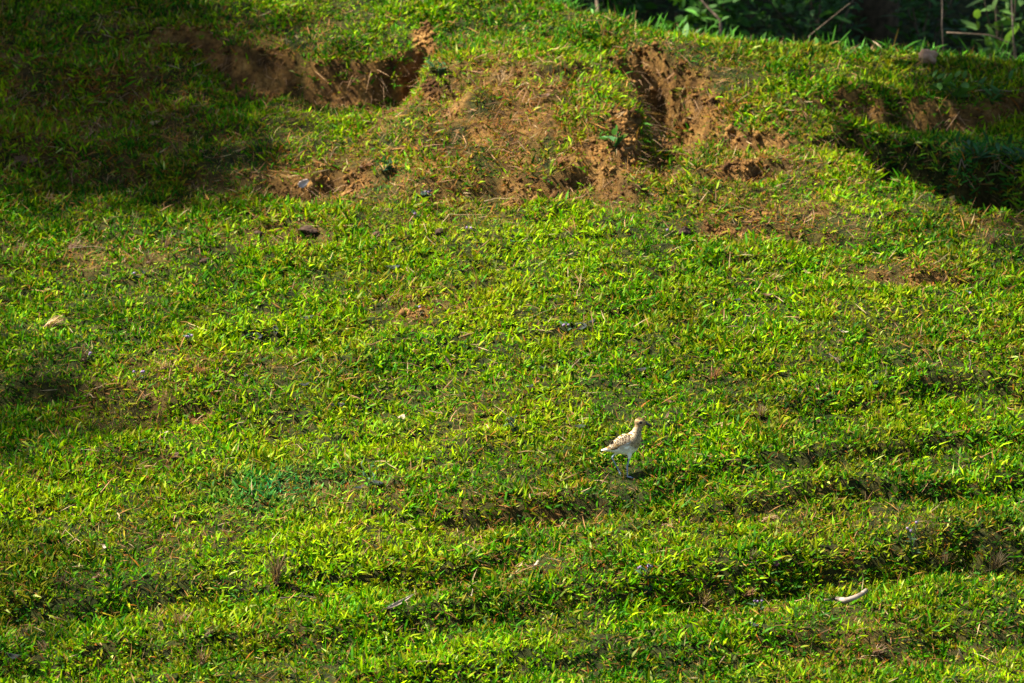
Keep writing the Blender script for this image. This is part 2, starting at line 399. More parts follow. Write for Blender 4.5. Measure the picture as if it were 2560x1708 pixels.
def bm_mesh(name, bm, smooth=True):
    me = bpy.data.meshes.new(name); bm.normal_update(); bm.to_mesh(me); bm.free()
    if smooth:
        for p in me.polygons: p.use_smooth = True
    return me

# ------------------------------------------------------------------ ground sheet
def axis(lo, hi, step, far):
    a = list(np.arange(lo, hi + 1e-6, step)); s = step; v = hi
    while v < far: s *= 1.35; v += s; a.append(v)
    s = step; v = lo; b = []
    while v > -far: s *= 1.35; v -= s; b.append(v)
    return np.array(b[::-1] + a)
def build_ground():
    X = axis(-2.9, 2.35, .019, 900); Y = axis(-2.2, 5.0, .019, 900)
    gx, gy = np.meshgrid(X, Y)
    x = gx.ravel(); y = gy.ravel()
    z, n, g = surf(x, y)
    s = np.maximum(bare(x, y, g), .8 * patch_mask(BROWNP, x, y) * sstep(.36, .60, fbm(x * 8, y * 8, 3)))
    nx, ny = len(X), len(Y)
    V = np.stack([x, y, z], -1)
    idx = np.arange(nx * ny).reshape(ny, nx)
    q = np.stack([idx[:-1, :-1], idx[:-1, 1:], idx[1:, 1:], idx[1:, :-1]], -1).reshape(-1, 4)
    me = np_mesh('ground', V, q.ravel(), np.arange(len(q)) * 4, np.full(len(q), 4))
    a = me.attributes.new('soil', 'FLOAT', 'POINT'); a.data.foreach_set('value', s.astype(np.float32))
    o = link('ground', me, M_GROUND)
    tag(o, 'sloping earth bank and terraced hillside with bare ochre soil showing', 'ground', kind='structure')
build_ground()

# ------------------------------------------------------------------ grass
LIME = np.array([.250, .375, .000]); MID = np.array([.046, .180, .000]); DEEP = np.array([.008, .050, .001])
OLIVE = np.array([.21, .17, .006]); TAN = np.array([.27, .130, .032]); RUST = np.array([.21, .070, .008]); BLUE = np.array([.012, .125, .035])
PALE = np.array([.26, .30, .07])
def frame_half(y): return 0.5 * 2560 / PXM * (1 + y / DIST)
XC = -280 / PXM
def scatter(density, y0, y1, margin):
    A = (y1 - y0) * 2 * (frame_half(y1) + margin)
    n = int(A * density)
    y = rng.uniform(y0, y1, n); x = XC + rng.uniform(-1, 1, n) * (frame_half(y1) + margin)
    k = np.abs(x - XC) < frame_half(y) + margin
    return x[k], y[k]
def in_view(x, y, m=170):
    """ground the photograph can see, with a margin round the frame; not the far side of the crest"""
    z = base_h(x, y); P = np.stack([x, y, z], -1) - CAM
    dp = P @ FWD; u = 1280 + FPX * (P @ RGT) / dp; v = 854 - FPX * (P @ UPV) / dp
    return (u > -m) & (u < 2560 + m) & (v > -m) & (v < 1708 + m) & (y < crest_y(x) + .75)
def build_grass():
    x, y = scatter(8300, -1.95, 5.2, .2)
    k = in_view(x, y); x, y = x[k], y[k]
    # steep faces hold more turf than their plan area shows
    xs, ys = scatter(15000, -1.95, 4.6, .2); k = in_view(xs, ys); xs, ys = xs[k], ys[k]; cc, _ = carve(xs, ys)
    k = cc > .02; xs, ys = xs[k], ys[k]
    _, _, gs = surf(xs, ys)
    k = rng.random(len(xs)) < np.clip((np.sqrt(1 + gs * gs) - 1.12) / 2.9, 0, 1)
    x = np.concatenate([x, xs[k]]); y = np.concatenate([y, ys[k]])
    z, n, g = surf(x, y)
    s = bare(x, y, g)
    tuft = fbm(x * 7 + 90, y * 5 + 3, 3)
    br = patch_mask(BROWNP, x, y) * np.clip(.25 + 1.5 * fbm(x * 6 + 33, y * 5 + 71, 3), 0, 1.15)
    keep = rng.random(len(x)) < (1 - .93 * s) * (0.86 + .55 * (tuft - .3)) * (1 - .30 * br)
    x, y, z, n, s, tuft, br = (a[keep] for a in (x, y, z, n, s, tuft, br))
    K = 4
    m = len(x)
    rep = lambda a: np.repeat(a, K, axis=0)
    node_az = rng.uniform(0, 2 * math.pi, m)
    off = rng.normal(0, .006, (m * K, 2))
    X = rep(x) + off[:, 0]; Y = rep(y) + off[:, 1]
    N = rep(n); N = N * .6 + np.array([0, -.10, .4]); N /= np.linalg.norm(N, axis=-1, keepdims=True)
    Z = rep(z) - .003
    az = rep(node_az) + np.tile(np.arange(K) * (2 * math.pi / K), m) + rng.normal(0, .6, m * K)
    lean = np.clip(rng.normal(.58, .34, m * K), .03, 1.45)
    lum = fbm(X * 2.3 + 5, Y * 2.3 + 8, 3); hue = fbm(X * 4 + 60, Y * 3 + 20, 3)
    lime = patch_mask(LIMEP, X, Y); blue = patch_mask(BLUEP, X, Y); BR = rep(br); TU = rep(tuft)
    L = rng.lognormal(math.log(.0176), .42, m * K) * (.40 + 1.25 * TU) * (1 - .25 * BR) * (1 + .7 * patch_mask(ROUGHP, X, Y))
    near_bird = np.exp(-(((X + .012) / .06) ** 2 + ((Y + .03) / .08) ** 2))
    L *= 1 - .42 * near_bird
    L = np.clip(L, .008, .065)
    W = np.clip(L * rng.normal(.23, .05, m * K), .0030, .0085)
    curve = np.clip(rng.normal(.30, .22, m * K), -.1, .9)
    r = rng.random(m * K) ; nodeR = rep(rng.random(m))
    sel = np.clip(1.1 * (lum - .5) + .70 * lime + rng.normal(.42, .29, m * K) + .4 * (nodeR - .5), 0, 1)[:, None]
    col = np.where(sel < .5, DEEP + (MID - DEEP) * (sel * 2), MID + (LIME - MID) * (sel * 2 - 1))
    ol = (np.clip((hue - .47) * 2.2, 0, .4) * (nodeR > .5))[:, None]
    col = col * (1 - ol) + OLIVE * ol
    bl = (blue * (.5 + .5 * nodeR))[:, None]; col = col * (1 - bl) + BLUE * bl * (.7 + .8 * nodeR[:, None])
    pdead = .13 + .60 * BR + .10 * np.clip(hue - .5, 0, 1)
    dead = r < pdead
    kind = rng.random(m * K)[:, None]
    dcol = np.where(kind < .50, TAN * (.45 + .9 * kind), np.where(kind < .84, RUST * (.4 + .8 * kind), OLIVE * 1.1))
    col = np.where(dead[:, None], dcol, col)
    pale = (rng.random(m * K) < .02) & ~dead
    col = np.where(pale[:, None], PALE, col)
    col = col * rng.lognormal(0, .22, (m * K, 1))
    lean = np.where(dead, np.clip(lean + .35, 0, 1.5), lean)
    W = np.where(dead, W * .6, W)
    tipc = np.where((rng.random(m * K) < .14)[:, None] & ~dead[:, None], OLIVE * 1.1, col * 1.12)
    V, lo, st, tt, kc = blades(np.stack([X, Y, Z], -1), N, az, lean, L, W, curve, col * .85, tipc, True)
    o = link('grass', np_mesh('grass', V, lo, st, tt, kc), M_GRASS)
    tag(o, 'short broad-bladed bright green grass covering the whole slope', 'grass', kind='stuff')
    print('blades', m * K)
    # thatch: dry strands lying on and between the blades, denser on the worn brown ground
    x, y = scatter(2600, -1.95, 5.2, .2)
    k = in_view(x, y); x, y = x[k], y[k]
    z, n, g = surf(x, y); s = bare(x, y, g); br = patch_mask(BROWNP, x, y)
    c, cs = carve(x, y)
    k = rng.random(len(x)) < np.clip(.16 + .8 * br + .3 * cs, 0, 1) * (1 - .55 * s)
    x, y, z, n, br = (a[k] for a in (x, y, z, n, br)); m = len(x)
    kind = rng.random((m, 1))
    col = np.where(kind < .55, TAN * (.45 + kind), np.where(kind < .85, np.array([.20, .105, .05]) * (.4 + kind), np.array([.32, .23, .12]))) * rng.lognormal(0, .25, (m, 1))
    L = rng.lognormal(math.log(.034), .45, m); L = np.clip(L, .01, .07) * (1 - .6 * np.exp(-(x * x + y * y) / .1 ** 2))
    V, lo, st, tt, kc = blades(np.stack([x, y, z + rng.uniform(0, .014, m)], -1), n, rng.uniform(0, 6.283, m), np.clip(rng.normal(1.25, .25, m), .4, 1.55), L,
                               np.clip(L * .06, .0012, .0032), rng.normal(.1, .3, m), col, col * 1.1, True)
    ns = 5200
    x2, y2 = scatter(ns / 30.0, -1.95, 4.4, .2); z2 = height(x2, y2); n2 = len(x2)
    c2 = np.where(rng.random((n2, 1)) < .5, np.array([[.16, .075, .03]]), np.array([[.25, .19, .07]])) * rng.lognormal(0, .4, (n2, 1))
    L2 = np.clip(rng.lognormal(math.log(.042), .3, n2), .02, .085)
    V2, lo2, st2, tt2, kc2 = blades(np.stack([x2, y2, z2], -1), np.tile([0, 0, 1.0], (n2, 1)), rng.uniform(0, 6.283, n2), np.abs(rng.normal(.1, .35, n2)), L2, np.full(n2, .0017), rng.normal(.2, .25, n2), c2, c2 * 1.3, True)
    lo = np.concatenate([lo, lo2 + len(V)]); st = np.concatenate([st, st2 + tt.sum()]); tt = np.concatenate([tt, tt2]); V = np.concatenate([V, V2]); kc = np.concatenate([kc, kc2])
    o = link('dry_thatch', np_mesh('dry_thatch', V, lo, st, tt, kc), M_DRY)
    tag(o, 'dry brown grass strands matted among the green blades', 'dry grass', kind='stuff')
    print('thatch', m)
build_grass()

# fine roots and dead runners hanging from the turf lips down the steep faces
def build_roots():
    x, y = scatter(9000, 1.6, 4.6, .2)
    z, n, g = surf(x, y); c, cs = carve(x, y)
    k = (rng.random(len(x)) < .9 * sstep(.9, 1.6, g) * sstep(.03, .08, c + .02)) ; x, y, z, n = x[k], y[k], z[k], n[k]; m = len(x)
    az = np.arctan2(n[:, 1], n[:, 0]) + rng.normal(0, .5, m)
    col = np.array([.20, .12, .06]) * rng.lognormal(0, .5, (m, 1))
    L = np.clip(rng.lognormal(math.log(.028), .5, m), .01, .08)
    N = np.tile([0, 0, 1.0], (m, 1))
    V, lo, st, tt, kc = blades(np.stack([x, y, z + .01], -1), N, az, np.clip(rng.normal(1.7, .5, m), .5, 2.7), L, np.clip(L * .04, .0010, .0022), rng.normal(.7, .4, m), col, col)
    tag(link('hanging_roots', np_mesh('hanging_roots', V, lo, st, tt, kc), M_DRY), 'brown fine roots and dead runners hanging over the eroded faces', 'roots', kind='stuff')
    print('roots', m)
build_roots()

# crumbs and clods of soil fallen on the bare faces: too many and too small to count
def build_crumbs():
    x, y = scatter(15000, .9, 4.4, .1)
    s = bare(x, y, 0); k = s > .3; x, y, s = x[k], y[k], s[k]
    z, n, g = surf(x, y)
    k = rng.random(len(x)) < np.clip(s - .25, 0, 1) * .9
    x, y, z, n = x[k], y[k], z[k], n[k]; m = len(x)
    oc = np.array([[1, 0, 0], [-1, 0, 0], [0, 1, 0], [0, -1, 0], [0, 0, 1], [0, 0, -1]], float)
    fc = np.array([[0, 2, 4], [2, 1, 4], [1, 3, 4], [3, 0, 4], [2, 0, 5], [1, 2, 5], [3, 1, 5], [0, 3, 5]])
    r = np.clip(rng.lognormal(math.log(.0055), .55, m), .002, .022)
    V = oc[None] * r[:, None, None] * rng.uniform(.55, 1.3, (m, 6, 1)) * rng.uniform(.7, 1.2, (m, 1, 3))
    V = V + np.stack([x, y, z + r * .25], -1)[:, None]
    lo = (np.arange(m)[:, None, None] * 6 + fc[None]).ravel()
    me = np_mesh('soil_crumbs', V.reshape(-1, 3), lo, np.arange(m * 8) * 3, np.full(m * 8, 3), smooth=False)
    a = me.attributes.new('soil', 'FLOAT', 'POINT'); a.data.foreach_set('value', np.ones(m * 6, np.float32))
    tag(link('soil_crumbs', me, M_GROUND), 'loose crumbs of ochre soil on the bare eroded faces', 'soil crumbs', kind='stuff')
    print('crumbs', m)
build_crumbs()

# ------------------------------------------------------------------ the bird
def build_bird():
    root = empty('plover', (.012, 0, gz(.012, -.013)))
    tag(root, 'small speckled brown and white plover standing on grey legs, facing right', 'bird')
    def loft(bm, rings, seg=24):
        vr = []
        n = len(rings)
        for i, (cx, cz, a, b_) in enumerate(rings):
            p0 = rings[max(i - 1, 0)]; p1 = rings[min(i + 1, n - 1)]
            t = Vector((p1[0] - p0[0], 0, p1[1] - p0[1])).normalized()
            up = Vector((-t.z, 0, t.x))
            vr.append([bm.verts.new(Vector((cx, 0, cz)) + up * (math.sin(k * 2 * math.pi / seg) * a) + Vector((0, 1, 0)) * (math.cos(k * 2 * math.pi / seg) * b_)) for k in range(seg)])
        for i in range(n - 1):
            for k in range(seg):
                bm.faces.new((vr[i][k], vr[i][(k + 1) % seg], vr[i + 1][(k + 1) % seg], vr[i + 1][k]))
        bm.faces.new(vr[0][::-1]); bm.faces.new(vr[-1])
    bm = bmesh.new()
    loft(bm, [(-.0915, .0955, .0022, .006), (-.078, .0975, .0052, .0095), (-.064, .1005, .0095, .014), (-.050, .1045, .0180, .021),
              (-.036, .1085, .0265, .027), (-.020, .1130, .0345, .032), (-.003, .1170, .0390, .0340), (.010, .1245, .0370, .0335),
              (.0195, .1350, .0305, .030), (.0270, .1480, .0225, .0235), (.0320, .1610, .0165, .0175), (.0360, .1730, .0142, .0150), (.040, .185, .014, .0145)])
    def ball(c, r, tilt=0):
        g = bmesh.ops.create_icosphere(bm, subdivisions=4, radius=1.0)
        R = Matrix.Rotation(tilt, 4, 'Y')
        for v in g['verts']:
            v.co = R @ Vector((v.co.x * r[0], v.co.y * r[1], v.co.z * r[2])) + Vector(c)
    ball((.0440, 0, .1940), (.0205, .0160, .0180), .15)        # head
    ball((.0545, 0, .1910), (.0105, .0090, .0085), .25)        # lores
    # near (front) leg: feathered thigh, shank, tarsus, toes
    tube(bm, [(.004, -.013, .092), (.007, -.014, .080), (.0055, -.013, .068)], [.012, .0072, .0040], 12)
    tube(bm, [(.006, -.013, .070), (.003, -.013, .056), (-.001, -.013, .042), (-.0005, -.013, .020), (.0003, -.013, .003)], [.0034, .0028, .0032, .0026, .0028], 10)
    for dx, dy in ((.022, -.004), (.018, -.014), (.018, .009)):
        tube(bm, [(0, -.013, .0035), (dx * .5, -.013 + dy * .5, .0045), (dx, -.013 + dy, .002)], [.0021, .0019, .0012], 8)
    # far (rear) leg lifting its heel
    tube(bm, [(-.028, .012, .094), (-.037, .012, .084), (-.043, .012, .079)], [.011, .0065, .0036], 12)
    tube(bm, [(-.041, .012, .081), (-.0525, .012, .069), (-.0505, .012, .061), (-.042, .012, .044), (-.033, .012, .029), (-.0295, .012, .020)], [.0034, .0032, .0029, .0026, .0026, .0026], 10)
    for dx, dy in ((.007, -.004), (.002, .004), (.012, .003)):
        tube(bm, [(-.0295, .012, .021), (-.0295 + dx * .6, .012 + dy, .012), (-.0295 + dx, .012 + dy * 1.6, .004)], [.0021, .0018, .0011], 8)
    me = bm_mesh('body_src', bm)
    tmp = bpy.data.objects.new('tmp', me); C.objects.link(tmp)
    rm = tmp.modifiers.new('r', 'REMESH'); rm.mode = 'VOXEL'; rm.voxel_size = .0012; rm.use_smooth_shade = True
    sm = tmp.modifiers.new('s', 'SMOOTH'); sm.iterations = 3; sm.factor = .5
    dg = bpy.context.evaluated_depsgraph_get()
    body_me = bpy.data.meshes.new_from_object(tmp.evaluated_get(dg))
    bpy.data.objects.remove(tmp)
    V = np.empty(len(body_me.vertices) * 3, np.float32); body_me.vertices.foreach_get('co', V); V = V.reshape(-1, 3)
    X, Y, Z = V[:, 0].astype(float), V[:, 1].astype(float), V[:, 2].astype(float)
    n1 = fbm(X * 260 + Y * 90, Z * 260 + 5, 2); n2 = fbm(X * 420 + 9, Z * 420 + Y * 300, 2); n3 = fbm(X * 90 + 3, Z * 90, 3)
    WHITE = np.array([.80, .77, .72]); BUFF = np.array([.30, .215, .118]); DK = np.array([.026, .016, .009]); GOLD = np.array([.34, .205, .035]); CREAM = np.array([.50, .41, .27])
    def mix(a, b_, t): t = np.clip(t, 0, 1)[:, None]; return a * (1 - t) + b_ * t
    col = np.tile(WHITE, (len(X), 1))
    col = mix(col, np.tile(BUFF, (len(X), 1)) * .9, .75 * sstep(.42, .60, n3) * sstep(.090, .112, Z))   # flank mottling
    # breast and neck: buff with fine streaks
    br = sstep(.094, .118, Z + .35 * (X - .02) + (n3 - .5) * .02) * sstep(-.004, .014, X)
    st = mix(np.tile(BUFF, (len(X), 1)), np.tile(DK * 2.6, (len(X), 1)), sstep(.50, .62, n1) * .8)
    st = mix(st, np.tile(CREAM, (len(X), 1)), sstep(.55, .66, n2) * .7)
    col = mix(col, st, br)
    # mantle and back: dark centres with gold and cream spangles
    back = sstep(-.004, .006, Z - np.interp(X, [-.09, -.065, -.045, -.025, -.005, .010, .022, .03], [.097, .100, .107, .118, .130, .138, .150, .175]))
    back *= sstep(.034, .018, X)
    bk = mix(np.tile(CREAM * .9, (len(X), 1)), np.tile(DK, (len(X), 1)), sstep(.45, .54, n1))
    bk = mix(bk, np.tile(GOLD, (len(X), 1)), sstep(.56, .64, n2) * .9)
    col = mix(col, bk, back)
    # head
    hd = sstep(.176, .183, Z)
    hc = np.tile(np.array([.28, .185, .078]), (len(X), 1))
    hc = mix(hc, np.tile(DK * 2.2, (len(X), 1)), sstep(.52, .60, n1) * .55)
    crown = sstep(.2035, .2055, Z + .12 * (X - .045))
    hc = mix(hc, mix(np.tile(DK * 1.7, (len(X), 1)), np.tile(GOLD * .6, (len(X), 1)), sstep(.56, .66, n2) * .8), crown)
    sup = np.exp(-((Z - .2010 - .18 * (.047 - X)) / .0022) ** 2) * sstep(.066, .058, X) * sstep(.026, .032, X)
    hc = mix(hc, np.tile(np.array([.46, .30, .10]), (len(X), 1)), sup)
    ear = np.exp(-(((X - .036) / .006) ** 2 + ((Z - .192) / .005) ** 2))
    hc = mix(hc, np.tile(DK * 3.2, (len(X), 1)), ear * .5)
    hc = mix(hc, np.tile(CREAM * 1.1, (len(X), 1)), .5 * np.exp(-((np.hypot(X - .045, Z - .196) - .0068) / .0012) ** 2))
    thr = sstep(.186, .180, Z) * sstep(.040, .048, X)
    hc = mix(hc, np.tile(CREAM * 1.05, (len(X), 1)), thr * .7)
    col = mix(col, hc, hd)
    # legs
    leg = sstep(.0705, .0665, Z) ; leg = np.maximum(leg, sstep(-.0405, -.0425, X) * sstep(.0800, .0780, Z))
    lc = np.tile(np.array([.22, .26, .32]), (len(X), 1)) * (.7 + .6 * n3[:, None])
    col = mix(col, lc, leg)
    a = body_me.attributes.new('Col', 'FLOAT_COLOR', 'POINT')
    c4 = np.ones((len(X), 4), np.float32); c4[:, :3] = col; a.data.foreach_set('color', c4.ravel())
    for p in body_me.polygons: p.use_smooth = True
    m, t, b = mat('plumage', .8, .15)
    at = t.nodes.new('ShaderNodeAttribute'); at.attribute_name = 'Col'; t.links.new(at.outputs['Color'], b.inputs['Base Color'])
    nz = t.nodes.new('ShaderNodeTexNoise'); nz.inputs['Scale'].default_value = 420
    tcn = t.nodes.new('ShaderNodeTexCoord'); t.links.new(tcn.outputs['Object'], nz.inputs['Vector'])
    bp = t.nodes.new('ShaderNodeBump'); bp.inputs['Strength'].default_value = .35; bp.inputs['Distance'].default_value = .001
    t.links.new(nz.outputs['Fac'], bp.inputs['Height']); t.links.new(bp.outputs['Normal'], b.inputs['Normal'])
    body_me.name = 'body'; body = link('body', body_me, m, root)
    tree = BVHTree.FromPolygons([v.co for v in body_me.vertices], [tuple(p.vertices) for p in body_me.polygons])
    # folded wing on each side: overlapping feathers laid on the flank
    for sgn in (-1, 1):
        vs = []; fs = []; cs = []
        R = random.Random(5)
        rows = []
        for row in range(7):                       # scapulars and coverts, rows from the shoulder back
            for k in range(6):
                u = row / 6.0
                x0 = .006 - .052 * u + R.uniform(-.002, .002)
                lo = np.interp(x0, [-.065, -.045, -.025, -.005, .012], [.101, .110, .121, .131, .139])
                hi = np.interp(x0, [-.065, -.045, -.025, -.005, .012], [.105, .122, .138, .149, .154])
                z0 = lo + (hi - lo) * (k + .3 * (row % 2)) / 5.3
                rows.append((x0, z0, .0125 - .001 * u, .0042, 0))
        for k in range(5):                         # long tertials and primaries towards the tail
            rows.append((-.030 - .003 * k, .114 + .0035 * k, .034 - .003 * k, .0045, 1))
        rows.sort(key=lambda r_: r_[0])
        for qi, (x0, z0, ln, wd, kd) in enumerate(rows):
            ang = math.radians(210 if not kd else 203) + R.uniform(-.12, .12)
            d = Vector((math.cos(ang), 0, math.sin(ang))); pz = Vector((-d.z, 0, d.x))
            base = len(vs)
            gold = R.random() < .35
            dark = R.random() < .72 or kd
            for i in range(5):
                s = i / 4
                wf = (.5, .95, 1.0, .8, .15)[i]
                for j in (-1, -.72, .72, 1):
                    p = Vector((x0, 0, z0)) + d * (ln * s) + pz * (wd * wf * j)
                    h_ = tree.ray_cast(Vector((p.x, sgn * .2, p.z)), Vector((0, -sgn, 0)))
                    yy = h_[0].y if h_[0] else sgn * .010
                    vs.append((p.x, yy + sgn * (.0007 + .0004 * s + .00002 * (qi % 9)), p.z))
                    edge = (abs(j) > .9 and i > 1) or i == 4
                    cs.append((GOLD * .95 if gold else CREAM * .9) if edge else (DK * (1.0 if dark else 2.6)))
            for i in range(4):
                for j in range(3):
                    a_ = base + i * 4 + j
                    fs.append((a_, a_ + 1, a_ + 5, a_ + 4))
        me = py_mesh('wing', vs, fs)
        a = me.attributes.new('Col', 'FLOAT_COLOR', 'POINT'); c4 = np.ones((len(vs), 4), np.float32); c4[:, :3] = np.array(cs); a.data.foreach_set('color', c4.ravel())
        link('wing', me, m, root)
    # bill
    bm = bmesh.new()
    tube(bm, [(.0590, 0, .1925), (.0640, 0, .1905), (.070, 0, .1875), (.077, 0, .1842), (.0838, 0, .1800)], [.0074, .0060, .0047, .0039, .0016], 12)
    link('bill', bm_mesh('bill', bm), simple('bill_horn', (.010, .009, .009), (.03, .028, .026), 80, .45, .4), root)
    em, et, eb = mat('eye_black', .15, .3); eb.inputs['Base Color'].default_value = (.006, .004, .003, 1)
    for sgn in (-1, 1):
        h_ = tree.ray_cast(Vector((.0450, sgn * .2, .1960)), Vector((0, -sgn, 0)))
        bm = bmesh.new(); g = bmesh.ops.create_icosphere(bm, subdivisions=3, radius=.0058)
        bmesh.ops.translate(bm, verts=bm.verts, vec=(.0450, h_[0].y - sgn * .0026, .1960))
        link('eye', bm_mesh('eye', bm), em, root)
build_bird()

# ------------------------------------------------------------------ litter: leaves, twigs, straws, tufts, weeds
def leaf_mesh(name, L, W, curl, fold, R, ragged=.12):
    nu, nv = 9, 5
    V = []; F = []
    for i in range(nu):
        s = i / (nu - 1)
        wf = (math.sin(math.pi * min(1, s * .93 + .04)) ** .75) * (1 - .25 * s)
        for j in range(nv):
            t = j / (nv - 1) * 2 - 1
            rag = 1 + R.uniform(-ragged, ragged) * (abs(t) > .9)
            a = curl * (s - .5) * 2
            x = L * (math.sin(a) / curl if abs(curl) > .01 else (s - .5) * 2) * .5
            z = L * (1 - math.cos(a)) / (curl if abs(curl) > .01 else 1) * .5
            V.append((x, t * W * .5 * wf * rag * math.cos(fold), z + abs(t) * W * .5 * wf * math.sin(fold) + R.uniform(-.02, .02) * W))
    for i in range(nu - 1):
        for j in range(nv - 1):
            a = i * nv + j; F.append((a, a + 1, a + nv + 1, a + nv))
    base = len(V)
    for k in range(len(V)): V.append((V[k][0], V[k][1], V[k][2] - .0009))
    F += [tuple(base + q for q in f[::-1]) for f in F[:]]
    rim = [j for j in range(nv)] + [i * nv + nv - 1 for i in range(1, nu)] + [(nu - 1) * nv + j for j in range(nv - 2, -1, -1)] + [i * nv for i in range(nu - 2, 0, -1)]
    for k in range(len(rim)):
        a, b_ = rim[k], rim[(k + 1) % len(rim)]
        F.append((a, base + a, base + b_, b_))
    return py_mesh(name, V, F)
def orient(o, p, rz, tilt=0.0, lift=.010):
    _, n, _ = surf(np.array([p.x]), np.array([p.y]))
    q = Vector(n[0]).to_track_quat('Z', 'Y').to_matrix().to_4x4()
    o.matrix_world = Matrix.Translation(p + Vector((0, 0, lift))) @ q @ Matrix.Rotation(rz, 4, 'Z') @ Matrix.Rotation(tilt, 4, 'Y')
PX = lambda n_: n_ / PXM
def dead_leaf(px, py, size, aspect, rz, colour, label, curl=.9, fold=.35, tilt=.0, name='dead_leaf', cat='leaf', lift=.009, group=None):
    R = random.Random(int(px * 7 + py))
    p = hit_ground(px, py)
    root = empty(name, p)
    L = PX(size) * (.85 if colour == 'grey' else 1)
    orient(root, p, rz, tilt, lift)
    link('blade', leaf_mesh('blade', L, L * aspect, curl, fold, R), M_DEAD[colour], root)
    bm = bmesh.new()
    a = curl
    e = Vector((-L * .5 * (math.sin(a) / a if a else 1), 0, L * .5 * (1 - math.cos(a)) / (a if a else 1)))
    tube(bm, [e * .92, e + Vector((-L * .10, R.uniform(-.1, .1) * L, L * .02)), e + Vector((-L * .22, R.uniform(-.2, .2) * L, -L * .02))], [.0013, .0011, .0009], 5)
    link('stalk', bm_mesh('stalk', bm), M_DEAD['brown'] if colour != 'grey' else M_TWIGD, root)
    tag(root, label, cat, group or 'fallen leaves on the slope')
def on_ground(px, py, up=0.0):
    """a point standing `up` metres over the ground below it"""
    p = hit_ground(px, py); return p + Vector((0, 0, up))
def twig(pts, rad, m, label, name='twig', cat='twig', group='twigs lying on the slope', side=0, up=.012, arch=0.0):
    R = random.Random(int(pts[0][0] * 3 + pts[0][1]))
    P = [hit_ground(*p[:2]) for p in pts]
    root = P[0].copy()
    Q = []
    for i in range(len(P) - 1):
        for k in range(4):
            s = k / 4
            Q.append(P[i].lerp(P[i + 1], s) + Vector((R.uniform(-.004, .004), R.uniform(-.004, .004), 0)))
    Q.append(P[-1])
    nq = len(Q)
    for i, q in enumerate(Q):
        s = i / (nq - 1)
        q.z = max(q.z, gz(q.x, q.y)) + up + arch * math.sin(math.pi * s)
    loc = [q - root for q in Q]
    bm = bmesh.new()
    tube(bm, loc, [rad * (1 - .5 * i / (nq - 1)) for i in range(nq)], 6)
    e = empty(name, root) if side else None
    if not side:
        o = link(name, bm_mesh(name, bm), m); o.location = root; tag(o, label, cat, group); return o
    link('stem', bm_mesh('stem', bm), m, e)
    for k in range(side):
        i = R.randrange(nq // 3, nq - 1); q = loc[i]
        d = (loc[i + 1] - loc[i]).normalized(); sd = Vector((-d.y, d.x, .5)) * (1 if k % 2 else -1)
        ln = R.uniform(.02, .05)
        bm = bmesh.new(); tube(bm, [q, q + (d + sd * .7) * ln * .5, q + (d + sd) * ln], [rad * .6, rad * .5, rad * .3], 5)
        link('shoot', bm_mesh('shoot', bm), m, e)
    tag(e, label, cat, group)
def tuft(px, py, hpx, spread, n, bend, tone, label, group='dry grass tufts on the slope', name='dry_grass_tuft', w=.0023):
    R = np.random.default_rng(int(px + py * 3))
    p = hit_ground(px, py); p.z -= .004
    H = PX(hpx)
    P = R.normal(0, .008, (n, 3)) * np.array([1, 1, 0])
    az = R.uniform(0, 6.283, n); lean = np.abs(R.normal(.12, spread, n)); L = H * R.uniform(.5, 1.1, n)
    N = np.tile([math.sin(bend) * .6, -.05, 1.0], (n, 1)); N /= np.linalg.norm(N, axis=-1, keepdims=True)
    base = {'tan': np.array([.30, .20, .10]), 'brown': np.array([.17, .105, .06]), 'dark': np.array([.075, .055, .03]), 'red': np.array([.22, .10, .05])}[tone]
    col = base * R.lognormal(0, .35, (n, 1))
    if abs(bend) > .2: az = R.normal(0 if bend > 0 else math.pi, .5, n)
    cv = np.abs(R.normal(.25 + abs(bend) * .5, .2, n))
    V, lo, st, tt, kc = blades(P, N, az, lean, L, np.full(n, w) * R.uniform(.7, 1.4, n), cv, col * .8, col * 1.25)
    root = empty(name, p)
    o = link('strands', np_mesh('strands', V, lo, st, tt, kc), M_DRY, root); o['kind'] = 'stuff'
    # the crown of old leaf bases that the strands grow from
    bm = bmesh.new(); g = bmesh.ops.create_icosphere(bm, subdivisions=2, radius=.011)
    for v in bm.verts: v.co = Vector((v.co.x * R.uniform(.8, 1.2), v.co.y * R.uniform(.8, 1.2), v.co.z * .7 + .004))
    link('crown', bm_mesh('crown', bm), M_DEAD['brown'], root)
    tag(root, label, 'grass tuft', group)
def lump(px, py, size, flat, m, label, name, cat, group=None, lift=.35):
    R = random.Random(int(px + py)); p = hit_ground(px, py)
    bm = bmesh.new(); bmesh.ops.create_icosphere(bm, subdivisions=4, radius=1)
    r = PX(size) * .5
    ox = R.uniform(0, 50)
    for v in bm.verts:
        k = .55 + .9 * float(fbm(np.array([v.co.x * 1.3 + ox + v.co.z]), np.array([v.co.y * 1.3 + v.co.z * .7 + ox]), 3)[0])
        k += .10 * (float(vnoise(np.array([v.co.x * 5 + ox]), np.array([v.co.y * 5 + v.co.z * 4]))[0]) - .5)
        v.co = Vector((v.co.x * r * k, v.co.y * r * k * .8, v.co.z * r * k * flat))
    o = link(name, bm_mesh(name, bm), m); o.location = p + Vector((0, 0, r * flat * lift)); o.rotation_euler = (.2, 0, R.uniform(0, 3))
    tag(o, label, cat, group)
